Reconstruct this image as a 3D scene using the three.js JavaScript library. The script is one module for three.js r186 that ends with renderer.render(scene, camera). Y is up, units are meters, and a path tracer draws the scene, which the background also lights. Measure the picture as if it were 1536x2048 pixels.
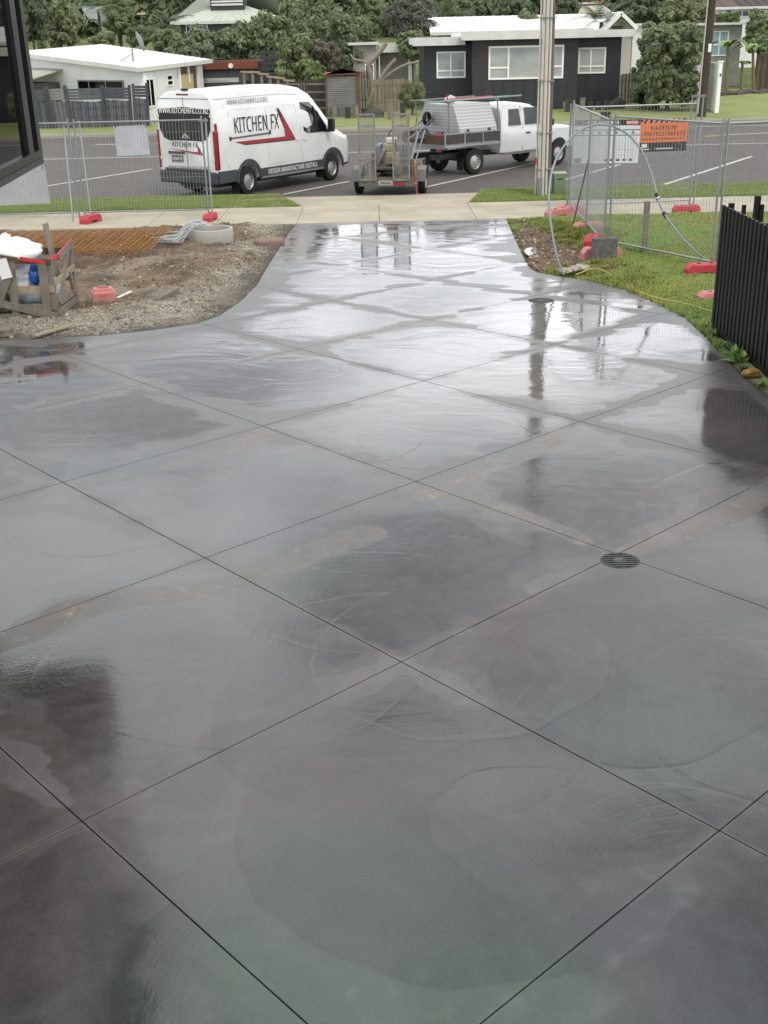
import * as THREE from 'three';
import { mergeGeometries, toCreasedNormals, mergeVertices } from 'three/addons/utils/BufferGeometryUtils.js';
import { RoundedBoxGeometry } from 'three/addons/geometries/RoundedBoxGeometry.js';
import { FontLoader } from 'three/addons/loaders/FontLoader.js';
import { TextGeometry } from 'three/addons/geometries/TextGeometry.js';
import { Brush, Evaluator, SUBTRACTION } from 'three-bvh-csg';

// ------------------------------------------------------------------ camera, sky, sun, exposure
const H = 3.75, FPX = 2276, ROLL = THREE.MathUtils.degToRad(1.35), PITCH = THREE.MathUtils.degToRad(22.6285);
const scene = new THREE.Scene();
const camera = new THREE.PerspectiveCamera(48.447, 768 / 1024, 0.05, 3000);
camera.rotation.order = 'YXZ';
camera.position.set(0, H, 0);
camera.rotation.set(-PITCH, 0, -ROLL);
const renderer = new THREE.WebGLRenderer({ antialias: true });
renderer.setSize(768, 1024);
renderer.toneMapping = THREE.LinearToneMapping;
renderer.toneMappingExposure = 1.34;
renderer.shadowMap.enabled = true;

let seed0 = 12345;
const rng = (s) => () => { s |= 0; s = (s + 0x6D2B79F5) | 0; let t = Math.imul(s ^ (s >>> 15), 1 | s); t = (t + Math.imul(t ^ (t >>> 7), 61 | t)) ^ t; return ((t ^ (t >>> 14)) >>> 0) / 4294967296; };
const R0 = rng(77);
const NT = new Float32Array(65536); { const r = rng(5); for (let i = 0; i < 65536; i++) NT[i] = r(); }
const noise = (x, y) => {
  const xi = Math.floor(x), yi = Math.floor(y); let fx = x - xi, fy = y - yi; fx = fx * fx * (3 - 2 * fx); fy = fy * fy * (3 - 2 * fy);
  const a = xi & 255, b = (xi + 1) & 255, c = (yi & 255) << 8, d = ((yi + 1) & 255) << 8;
  const p = NT[a + c], q = NT[b + c], r = NT[a + d], s = NT[b + d];
  return p + (q - p) * fx + (r + (s - r) * fx - p - (q - p) * fx) * fy;
};
const fbm = (x, y, o = 5, g = 0.5) => { let s = 0, a = 1, n = 0; for (let i = 0; i < o; i++) { s += a * noise(x, y); n += a; a *= g; x = x * 2.03 + 17.3; y = y * 2.03 + 9.1; } return s / n; };
const clamp = (x, a = 0, b = 1) => Math.min(b, Math.max(a, x));
const sstep = (a, b, x) => { const t = clamp((x - a) / (b - a)); return t * t * (3 - 2 * t); };
const lerp = (a, b, t) => a + (b - a) * t;

{ // broken cloud layer, computed in world directions
  const W = 1024, Hh = 512, d = new Float32Array(W * Hh * 4);
  for (let j = 0; j < Hh; j++) for (let i = 0; i < W; i++) {
    const el = ((j + 0.5) / Hh - 0.5) * Math.PI, az = ((i + 0.5) / W - 0.5) * 2 * Math.PI;
    const dy = Math.sin(el), dx = Math.cos(el) * Math.cos(az), dz = Math.cos(el) * Math.sin(az);
    const k = 1 / (Math.max(dy, 0) + 0.16);
    const cx = dx * k * 1.3 + 20, cz = dz * k * 1.3 + 40;
    const w = fbm(cx * 0.9 + 3, cz * 0.9, 4);
    const c = fbm(cx * 1.25 + w * 1.6, cz * 1.25 - w * 1.1, 6);
    const bright = sstep(0.34, 0.68, c);
    const gapLight = lerp(1.4, 0.72, sstep(0.16, 0.36, dy));      // cloud deck overhead, brighter open sky low round the horizon
    let L = (0.68 + 1.4 * bright) * gapLight;
    let r = L * (0.965 + 0.02 * bright), g = L * (0.995 + 0.005 * bright), b = L * (1.055 - 0.03 * bright);
    if (dy < 0) { r = g = b = 0.3; }
    const o = (j * W + i) * 4; d[o] = r; d[o + 1] = g; d[o + 2] = b; d[o + 3] = 1;
  }
  const t = new THREE.DataTexture(d, W, Hh, THREE.RGBAFormat, THREE.FloatType);
  t.mapping = THREE.EquirectangularReflectionMapping; t.magFilter = t.minFilter = THREE.LinearFilter; t.needsUpdate = true;
  scene.background = t; scene.environment = t;
}
const sun = new THREE.DirectionalLight(0xfff3e2, 1.5);
sun.position.set(26, 60, 18); sun.target.position.set(0, 0, -28);
sun.castShadow = true; sun.shadow.radius = 30; sun.shadow.mapSize.set(2048, 2048);
Object.assign(sun.shadow.camera, { left: -45, right: 45, top: 45, bottom: -45, near: 1, far: 200 });
scene.add(sun, sun.target);

// ------------------------------------------------------------------ helpers
const V = (x, y, z) => new THREE.Vector3(x, y, z);
function ray(u, v) { const a = u - 768, b = v - 1024, c = Math.cos(ROLL), s = Math.sin(ROLL); const x = a * c - b * s, y = a * s + b * c; return [x, -FPX * Math.sin(PITCH) - y * Math.cos(PITCH), FPX * Math.cos(PITCH) - y * Math.sin(PITCH)]; }
function G(u, v, y = 0) { const [x, up, fw] = ray(u, v), t = (y - H) / up; return V(x * t, y, -fw * t); }       // a pixel on the ground at height y
function F(u, v, d) { const [x, up, fw] = ray(u, v), t = d / fw; return V(x * t, H + up * t, -d); }             // a pixel on the plane z = -d
const used = new Map(), org = new Map();
function numbered(n) { const k = used.get(n) || 0; used.set(n, k + 1); return k ? `${n}_${String(k).padStart(3, '0')}` : n; }
function thing(name, label, category, pos = V(0, 0, 0), o = {}) {
  const g = new THREE.Group(); g.name = numbered(name); g.position.copy(pos); if (o.ry) g.rotation.y = o.ry;
  g.userData = { label, category }; if (o.group) g.userData.group = o.group; if (o.kind) g.userData.kind = o.kind;
  scene.add(g); org.set(g, o.local ? V(0, 0, 0) : pos.clone()); return g;
}
function triUV(g) {
  const p = g.attributes.position, n = g.attributes.normal, uv = new Float32Array(p.count * 2);
  for (let i = 0; i < p.count; i++) {
    const ax = Math.abs(n.getX(i)), ay = Math.abs(n.getY(i)), az = Math.abs(n.getZ(i));
    if (ay >= ax && ay >= az) { uv[2 * i] = p.getX(i); uv[2 * i + 1] = p.getZ(i); }
    else if (ax >= az) { uv[2 * i] = p.getZ(i); uv[2 * i + 1] = p.getY(i); }
    else { uv[2 * i] = p.getX(i); uv[2 * i + 1] = p.getY(i); }
  }
  g.setAttribute('uv', new THREE.BufferAttribute(uv, 2));
}
function prep(geos) {
  geos = (Array.isArray(geos) ? geos : [geos]).map((g) => (g.index ? g.toNonIndexed() : g));
  if (geos.length === 1) return geos[0];
  const hasC = geos.every((g) => g.attributes.color);
  for (const g of geos) for (const k of Object.keys(g.attributes)) if (!['position', 'normal', 'uv'].includes(k) && !(k === 'color' && hasC)) g.deleteAttribute(k);
  return mergeGeometries(geos);
}
function obj(name, geos, mat, parent = scene, o = {}) {
  const g = prep(geos);
  if (!o.keepUV) triUV(g);
  const off = parent === scene ? null : org.get(parent);
  if (off) g.translate(-off.x, -off.y, -off.z);
  const m = new THREE.Mesh(g, mat); m.castShadow = m.receiveShadow = true;
  m.name = parent === scene ? numbered(name) : name;
  if (off) org.set(m, off);
  parent.add(m); if (o.label) m.userData.label = o.label;
  if (o.kind) m.userData.kind = o.kind;
  return m;
}
function piece(name, geo, mat, parent, pos, rot) {   // one piece that shares its geometry; pos in the parent's frame
  const m = new THREE.Mesh(geo, mat); m.name = name; m.castShadow = m.receiveShadow = true; m.position.copy(pos);
  if (rot) m.rotation.set(rot.x || 0, rot.y || 0, rot.z || 0); parent.add(m); org.set(m, V(0, 0, 0)); return m;
}
function tag(o, label, category, group, kind) { o.userData.label = label; o.userData.category = category; if (group) o.userData.group = group; if (kind) o.userData.kind = kind; return o; }
function struct(name, geos, mat, o) { const m = obj(name, geos, mat, scene, o); m.userData.kind = 'structure'; return m; }
function bx(w, h, d, x = 0, y = 0, z = 0, ry = 0, rx = 0, rz = 0) { const g = new THREE.BoxGeometry(w, h, d); if (rx) g.rotateX(rx); if (rz) g.rotateZ(rz); if (ry) g.rotateY(ry); g.translate(x, y, z); return g; }
function rb(w, h, d, r, x = 0, y = 0, z = 0, seg = 2) { const g = new RoundedBoxGeometry(w, h, d, seg, r); g.translate(x, y, z); return g; }
const YUP = V(0, 1, 0);
function bar(a, b, r, seg = 8, r2 = r) { const d = b.clone().sub(a), L = d.length(); const g = new THREE.CylinderGeometry(r2, r, L, seg); g.applyQuaternion(new THREE.Quaternion().setFromUnitVectors(YUP, d.normalize())); g.translate((a.x + b.x) / 2, (a.y + b.y) / 2, (a.z + b.z) / 2); return g; }
function beam(a, b, w, t, up = V(0, 1, 0)) {        // box from a to b, w across, t along up
  const d = b.clone().sub(a), L = d.length(); d.normalize(); const x = V().crossVectors(up, d); if (x.lengthSq() < 1e-6) x.set(1, 0, 0); x.normalize(); const y = V().crossVectors(d, x);
  const g = new THREE.BoxGeometry(w, t, L); g.applyMatrix4(new THREE.Matrix4().makeBasis(x, y, d)); g.translate((a.x + b.x) / 2, (a.y + b.y) / 2, (a.z + b.z) / 2); return g;
}
function tube(pts, r, n = 40, seg = 7, closed = false) { return new THREE.TubeGeometry(new THREE.CatmullRomCurve3(pts, closed), n, r, seg, closed); }
function prism(pts, y0, y1, bevel = 0) {            // polygon in x,z raised from y0 to y1
  const s = new THREE.Shape(pts.map((p) => new THREE.Vector2(p[0], -p[1])));
  const g = new THREE.ExtrudeGeometry(s, { depth: y1 - y0, bevelEnabled: bevel > 0, bevelSize: bevel, bevelThickness: bevel, bevelSegments: 1, curveSegments: 6 });
  g.rotateX(-Math.PI / 2); g.translate(0, y0, 0); return g;
}
function poly3(pts, th, n) {                        // planar-ish polygon given by 3D points, thickness th along n
  const c = pts.length, pos = []; const tri = (a, b, d) => pos.push(a.x, a.y, a.z, b.x, b.y, b.z, d.x, d.y, d.z);
  const top = pts.map((p) => p.clone().addScaledVector(n, th));
  for (let i = 1; i < c - 1; i++) { tri(top[0], top[i], top[i + 1]); tri(pts[0], pts[i + 1], pts[i]); }
  for (let i = 0; i < c; i++) { const j = (i + 1) % c; tri(pts[i], pts[j], top[j]); tri(pts[i], top[j], top[i]); }
  const g = new THREE.BufferGeometry(); g.setAttribute('position', new THREE.Float32BufferAttribute(pos, 3)); g.setAttribute('uv', new THREE.Float32BufferAttribute(new Float32Array(pos.length / 3 * 2), 2)); g.computeVertexNormals(); return g;
}
function lathe(pts, seg, x, y, z) { const g = new THREE.LatheGeometry(pts.map((p) => new THREE.Vector2(p[0], p[1])), seg); g.translate(x, y, z); return g; }
// a tileable grey noise texture, near white, to vary colours; size in metres
function grainTex(size, fn, N = 512, srgb = true) {
  const d = new Uint8Array(N * N * 4);
  for (let j = 0; j < N; j++) for (let i = 0; i < N; i++) { const c = fn(i / N, j / N); const o = (j * N + i) * 4; if (typeof c === 'number') d[o] = d[o + 1] = d[o + 2] = clamp(c) * 255; else { d[o] = clamp(c[0]) * 255; d[o + 1] = clamp(c[1]) * 255; d[o + 2] = clamp(c[2]) * 255; } d[o + 3] = 255; }
  const t = new THREE.DataTexture(d, N, N, THREE.RGBAFormat); t.wrapS = t.wrapT = THREE.RepeatWrapping; t.magFilter = t.minFilter = THREE.LinearFilter; if (srgb) t.colorSpace = THREE.SRGBColorSpace; t.repeat.set(1 / size, 1 / size); t.needsUpdate = true; return t;
}
// periodic fbm on the unit square
const pf = (u, v, f, o = 4) => { let s = 0, a = 1, n = 0; for (let k = 0; k < o; k++) { const x = u * f, y = v * f, xi = Math.floor(x), yi = Math.floor(y); let fx = x - xi, fy = y - yi; fx = fx * fx * (3 - 2 * fx); fy = fy * fy * (3 - 2 * fy); const w = (i, j) => NT[(((i % f) + f * 7 + k * 31) & 255) + ((((j % f) + f * 3 + k * 57) & 255) << 8)]; const xa = xi % f, xb = (xi + 1) % f, ya = yi % f, yb = (yi + 1) % f; s += a * lerp(lerp(w(xa, ya), w(xb, ya), fx), lerp(w(xa, yb), w(xb, yb), fx), fy); n += a; a *= 0.55; f *= 2; } return s / n; };
const T = {
  mottle: grainTex(2.3, (u, v) => 0.78 + 0.22 * pf(u, v, 4, 6)),
  speck: grainTex(0.9, (u, v) => 0.62 + 0.38 * pf(u, v, 24, 4)),
  wood: grainTex(1.1, (u, v) => 0.62 + 0.38 * (0.5 * pf(u, v, 6, 5) + 0.5 * pf((u * 8) % 1, v, 8, 3))),
  dirtyWhite: grainTex(3.1, (u, v) => 0.86 + 0.14 * pf(u, v, 5, 6)),
};
const T0 = Date.now(); const lap = (s) => console.log(s, Math.round((Date.now() - T0) / 100) / 10);
const M = (hex, r = 0.7, o = {}) => new THREE.MeshStandardMaterial({ color: hex, roughness: r, side: THREE.DoubleSide, ...o });
const MP = (hex, r, o = {}) => new THREE.MeshPhysicalMaterial({ color: hex, roughness: r, side: THREE.DoubleSide, ...o });
const mat = {
  paneTint: MP(0x5a6266, 0.03, { transmission: 1, thickness: 0, ior: 1.45 }),  // tint darkens the windows in place of dim rooms behind them
  white: M(0xe6e8e8, 0.6, { map: T.dirtyWhite }), carWhite: MP(0xd6d9d9, 0.35, { clearcoat: 0.8, clearcoatRoughness: 0.08, map: T.dirtyWhite }), uteWhite: MP(0xcbcecf, 0.35, { clearcoat: 0.7, clearcoatRoughness: 0.1, map: T.dirtyWhite }),
  blackPlastic: M(0x222426, 0.55, { map: T.speck }), cladGrey: M(0x3a3d42, 0.6, { map: T.mottle }), rubber: M(0x191919, 0.85, { map: T.speck }), steelRim: M(0x9a9b99, 0.42, { metalness: 0.6 }), glassDark: MP(0x0d1012, 0.04, { clearcoat: 1, clearcoatRoughness: 0.02 }),
  galv: M(0xa2a7aa, 0.42, { metalness: 0.75, map: T.mottle }), galvWire: M(0x9ea3a4, 0.5, { metalness: 0.5 }), galvDull: M(0x8b8e8c, 0.6, { metalness: 0.4, map: T.mottle }),
  red: M(0xc63c48, 0.5, { map: T.mottle }), pink: M(0xd88a88, 0.6, { map: T.mottle }), taillight: MP(0x7a0d1a, 0.15, { clearcoat: 1 }), decalRed: M(0x8a1a22, 0.45), decalDark: M(0x23262a, 0.5), decalWhite: M(0xe6e6e6, 0.5),
  timberGrey: M(0x8d8679, 0.85, { map: T.wood }), timberPale: M(0xb09e82, 0.85, { map: T.wood }), timberBrown: M(0x6a5442, 0.8, { map: T.wood }), timberDark: M(0x4a4743, 0.85, { map: T.wood }), rust: M(0xb88348, 0.9, { map: T.speck }),
  charcoal: M(0x2e3035, 0.55, { map: T.mottle }), charcoalBoard: M(0x272a31, 0.5, { map: T.mottle }), fascia: M(0xcfd0cc, 0.6, { map: T.dirtyWhite }), frameWhite: M(0xe2e3e1, 0.5), curtain: M(0xb9bfc0, 0.9, { map: T.mottle }), pane: MP(0xffffff, 0.03, { transmission: 1, thickness: 0, ior: 1.45 }),
  concrete: M(0xa8a496, 0.85, { map: T.mottle }), pathConcrete: M(0xb3ab97, 0.85, { map: T.mottle, bumpMap: T.speck, bumpScale: 0.002 }), kerb: M(0x8c8880, 0.85, { map: T.mottle }), asphalt: M(0x625e59, 0.85, { map: T.speck, bumpMap: T.speck, bumpScale: 0.004 }), paint: M(0xdedcd4, 0.6, { map: T.speck }),
  blackFence: MP(0x0a0b0d, 0.5, { map: T.mottle, specularIntensity: 0.45 }), roofWhite: M(0xe8e9e8, 0.5, { map: T.dirtyWhite }), conduit: M(0xbdbbb1, 0.55, { map: T.dirtyWhite }), greenBox: M(0x74866b, 0.55, { map: T.mottle }), bluePipe: M(0x8d98a2, 0.5, { map: T.mottle }), hose: M(0xa9b1b4, 0.5), rock: M(0x55514d, 0.9, { map: T.speck }),
};
// ------------------------------------------------------------------ terrain, road, paths
const terrainY = (x, z) => { const d = -z; let y = -0.3; if (d > 76) y += 0.085 * (Math.min(d, 150) - 76); if (d > 150) y += 0.05 * (Math.min(d, 330) - 150); if (d > 330) y += 0.13 * (d - 330) * (0.7 + 0.6 * noise(x * 0.004 + 9, 3)); if (d > 100) y += (fbm(x * 0.03, z * 0.03, 3) - 0.5) * clamp((d - 100) / 60) * 5; return y; };
{
  const nx = 120, nz = 140, g = new THREE.PlaneGeometry(1, 1, nx, nz); g.rotateX(-Math.PI / 2); const p = g.attributes.position;
  for (let i = 0; i < p.count; i++) { const a = p.getX(i), b = p.getZ(i) + 0.5; const d = 40 * (1 - b) - 40 * b * 0; const t = 1 - b; const z = 60 - 760 * Math.pow(t, 1.0); const x = a * (300 + 900 * t); p.setXYZ(i, x, z > -52 ? -0.5 : terrainY(x, z), z); }
  g.computeVertexNormals();
  const farGrass = grainTex(14, (u, v) => { const n = pf(u, v, 6, 6); return [0.36 + 0.22 * n, 0.43 + 0.22 * n, 0.22 + 0.14 * n]; });
  struct('terrain', g, M(0xb8b8b8, 0.95, { map: farGrass }));
}
const KERB = -30.9, FARK = -52.2, RY = -0.12;
struct('road', bx(260, 0.3, KERB - 0.15 - FARK, 0, RY - 0.15, (KERB - 0.15 + FARK) / 2), mat.asphalt);
struct('kerb', [bx(100, 0.4, 0.15, -52.55, -0.2, KERB - 0.075), bx(100, 0.4, 0.15, 52.75, -0.2, KERB - 0.075), bx(5.3, 0.3, 0.15, 0.1, -0.24, KERB - 0.075)], mat.kerb);
struct('kerb', [bx(260, 0.5, 0.3, 0, -0.22, FARK - 0.15)], mat.kerb);
// painted lines
const lineMat = mat.paint;
const stripe = (a, b, w) => { const d = b.clone().sub(a).normalize(), n = V(-d.z, 0, d.x).multiplyScalar(w / 2); const q = [[a.x - n.x, a.z - n.z], [a.x + n.x, a.z + n.z], [b.x + n.x, b.z + n.z], [b.x - n.x, b.z - n.z]]; return prism(q, RY + 0.001, RY + 0.005); };
struct('road_marking', stripe(V(-70, 0, G(82, 315, RY).z), V(70, 0, G(1450, 292, RY).z), 0.13), lineMat);
struct('road_marking', stripe(V(-70, 0, G(82, 280, RY).z), V(70, 0, G(1500, 254, RY).z), 0.14), lineMat);
for (const [a, b] of [[[191, 289], [309, 288]], [[1441, 270], [1560, 265]]]) struct('road_marking', stripe(G(...a, RY), G(...b, RY), 0.16), lineMat);
for (const [a, b] of [[[82, 374], [303, 338]], [[566, 389], [697, 363]], [[853, 374], [1067, 326]], [[1128, 360], [1240, 329]], [[1323, 371], [1503, 313]]]) struct('road_marking', stripe(G(...a, RY), G(...b, RY), 0.12), lineMat);
struct('road_marking', stripe(G(1409, 273, RY), G(1437, 271, RY), 0.4), M(0xb9a23c, 0.7, { map: T.speck }));
// footpath: slabs with open joints
const PZ0 = -25.66, PZ1 = -28.42;
{
  const root = struct('footpath', bx(120, 0.2, PZ0 - PZ1 - 0.02, 0, -0.14, (PZ0 + PZ1) / 2), mat.kerb);
  const xs = [-60, -40, -28, -22, -18, -14.5, -12.2, -9.9, -7.6, -5.1, -3.6, -1.78, 0.05, 2.2, 4.6, 7.0, 9.4, 11.8, 15, 20, 30, 60];
  for (let i = 0; i + 1 < xs.length; i++) { const m = obj('path_slab', bx(xs[i + 1] - xs[i] - 0.012, 0.06, PZ0 - PZ1, (xs[i] + xs[i + 1]) / 2, -0.03, (PZ0 + PZ1) / 2), mat.pathConcrete, root); }
  const ap = [[-1.78, PZ1 - 0.006], [2.2, PZ1 - 0.006], [2.75, KERB + 0.004], [-2.55, KERB + 0.004]];
  const crossing = struct('vehicle_crossing', prism(ap, -0.3, -0.002), mat.pathConcrete);
  const p = crossing.geometry.attributes.position; for (let i = 0; i < p.count; i++) if (p.getY(i) > -0.1 && p.getZ(i) < -29.5) p.setY(i, -0.085); crossing.geometry.computeVertexNormals();
}
// ------------------------------------------------------------------ the coloured concrete driveway, one mesh for each sawn panel
const pxs = (l) => l.map(([u, v]) => { const p = G(u, v); return [p.x, p.z]; });
const leftEdge = pxs([[592, 447], [570, 478], [545, 518], [513, 571], [480, 604], [440, 631], [395, 647], [300, 661], [200, 671], [100, 677], [0, 681]]);
leftEdge[0][1] = PZ0 + 0.02;
const rightEdge = pxs([[1012, 438], [1026, 470], [1041, 503], [1058, 536], [1074, 545], [1110, 552], [1180, 561], [1250, 580], [1310, 605], [1370, 636], [1408, 672], [1440, 708], [1490, 758], [1536, 797]]);
rightEdge[0][1] = PZ0 + 0.02;
const outline = [...leftEdge.slice().reverse(), ...rightEdge, [4.2, -8], [4.2, 3], [-9.2, 3], [-9.2, leftEdge[leftEdge.length - 1][1] + 0.1]];
const inPoly = (x, z) => { let c = false; for (let i = 0, j = outline.length - 1; i < outline.length; j = i++) { const [xi, zi] = outline[i], [xj, zj] = outline[j]; if ((zi > z) !== (zj > z) && x < ((xj - xi) * (z - zi)) / (zj - zi) + xi) c = !c; } return c; };
const edgeDist = (x, z) => { let m = 1e9; for (let i = 0, j = outline.length - 1; i < outline.length; j = i++) { const [ax, az] = outline[j], [bx_, bz] = outline[i]; const dx = bx_ - ax, dz = bz - az; const t = clamp(((x - ax) * dx + (z - az) * dz) / (dx * dx + dz * dz)); m = Math.min(m, Math.hypot(x - ax - dx * t, z - az - dz * t)); } return inPoly(x, z) ? -m : m; };
const mkLine = (a, b) => { const A = G(...a), B = G(...b); const d = V(B.x - A.x, 0, B.z - A.z).normalize(); const n = V(d.z, 0, -d.x); return { n: [n.x, n.z], c: n.x * A.x + n.z * A.z }; };
let F1 = [[[960, 2048], [1536, 1582]], [[166, 1641], [1536, 958]], [[0, 1265], [1430, 745]], [[0, 1000], [1354, 619]], [[0, 832], [1202, 562]], [[470, 640], [1043, 524]], [[560, 552], [1017, 470]], [[560, 489], [992, 441]]].map(([a, b]) => mkLine(a, b));
let F2 = [[[0, 1495], [615, 2048]], [[0, 898], [1536, 1713]], [[70, 688], [1536, 1217]], [[395, 645], [1536, 940]], [[513, 572], [1411, 748]], [[600, 520], [1350, 632]], [[585, 463], [1036, 522]], [[731, 438], [1017, 474]]].map(([a, b]) => mkLine(a, b));
const shift = (l, d) => ({ n: l.n, c: l.c + d });
{ // orient the normals away from the camera side and add the lines nearer than the picture shows
  const fix = (L, ref) => L.map((l) => (l.n[0] * ref[0] + l.n[1] * ref[1] < 0 ? { n: l.n.map((v) => -v), c: -l.c } : l));
  F1 = fix(F1, [-0.68, -0.73]); F2 = fix(F2, [0.73, -0.68]);
  for (let k = 0; k < 2; k++) F1.unshift(shift(F1[0], -2.3));
  for (let k = 0; k < 3; k++) F2.unshift(shift(F2[0], -2.3));
}
const clipHalf = (poly, n, c, sgn) => { const out = []; const f = (p) => sgn * (n[0] * p[0] + n[1] * p[1] - c); for (let i = 0; i < poly.length; i++) { const a = poly[i], b = poly[(i + 1) % poly.length], fa = f(a), fb = f(b); if (fa >= 0) out.push(a); if ((fa >= 0) !== (fb >= 0)) { const t = fa / (fa - fb); out.push([a[0] + (b[0] - a[0]) * t, a[1] + (b[1] - a[1]) * t]); } } return out; };
// slab surface maps in world metres: oxide tints, trowel sweeps, damp marks (colour) and film (roughness, relief)
const pt = (u, v) => { const p = G(u, v); return [p.x, p.z]; };
const sweeps = [[[900, 1650], 1.12, -0.018, 0.6], [[905, 1310], 0.95, 0.012, 0.8], [[1560, 1440], 0.95, 0.014, 0.9], [[480, 1290], 1.25, 0.006, 0.8], [[230, 1020], 0.95, -0.01, 0.7], [[1090, 1660], 0.62, 0.012, 0.5], [[700, 1190], 0.8, -0.008, 0.7], [[330, 1900], 0.9, -0.008, 0.5], [[1250, 1350], 0.9, -0.012, 0.6], [[900, 880], 0.9, -0.012, 0.4], [[1330, 1800], 1.0, -0.006, 0.5], [[660, 2000], 0.9, -0.01, 0.6]].map(([c, r, d, e]) => ({ c: pt(...c), r, d, e }));
{ const r = rng(31); for (let i = 0; i < 26; i++) sweeps.push({ c: [-8 + 12 * r(), -26 + 24 * r()], r: 0.5 + 0.9 * r(), d: (r() - 0.5) * 0.02, e: 0.35 + 0.4 * r() }); }
const tints = [[[760, 1900], 1.05, [-0.035, 0.012, -0.022]], [[640, 1150], 0.7, [-0.022, 0.008, -0.004]], [[1080, 2030], 0.6, [-0.014, 0.003, -0.01]], [[1290, 1450], 0.9, [-0.02, 0.008, 0.004]], [[250, 1780], 1.0, [0.012, -0.008, -0.006]], [[650, 1560], 0.5, [0.02, -0.008, 0.002]], [[1060, 1235], 0.45, [0.022, -0.006, -0.002]], [[300, 930], 0.9, [-0.03, 0.0, 0.012]], [[930, 880], 1.0, [-0.02, 0.006, 0.006]], [[1330, 1000], 0.9, [0.014, -0.002, 0.004]], [[100, 780], 1.2, [-0.015, 0.004, 0.006]], [[1200, 1850], 0.8, [0.004, -0.004, 0.014]]].map(([c, r, d]) => ({ c: pt(...c), r, d }));
// pale mineral dust left in bands beside some saw cuts
const bands = [[[170, 1222], [480, 1165], [720, 1060], 0.2, [0.035, 0.016, -0.012]], [[180, 975], [330, 945], [540, 862], 0.16, [0.032, 0.018, -0.006]], [[850, 990], [1060, 905], [1150, 860], 0.14, [0.03, 0.015, -0.008]], [[820, 975], [1000, 1020], [1180, 1085], 0.12, [0.022, 0.014, -0.004]], [[1270, 1110], [1400, 1060], [1500, 1010], 0.13, [0.03, 0.022, 0.006]], [[0, 1290], [60, 1270], [170, 1225], 0.14, [0.02, 0.006, -0.012]], [[620, 690], [760, 660], [900, 640], 0.2, [0.025, 0.012, 0]]].map(([a, b, c, w, d]) => ({ p: [pt(...a), pt(...b), pt(...c)], w, d }));
const segD = (x, z, a, b) => { const dx = b[0] - a[0], dz = b[1] - a[1], t = clamp(((x - a[0]) * dx + (z - a[1]) * dz) / (dx * dx + dz * dz)), ex = x - a[0] - dx * t, ez = z - a[1] - dz * t; return Math.sqrt(ex * ex + ez * ez); };
const jointDist = (x, z) => { let m = 9; for (const l of F1) m = Math.min(m, Math.abs(l.n[0] * x + l.n[1] * z - l.c)); for (const l of F2) m = Math.min(m, Math.abs(l.n[0] * x + l.n[1] * z - l.c)); return m; };
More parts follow.
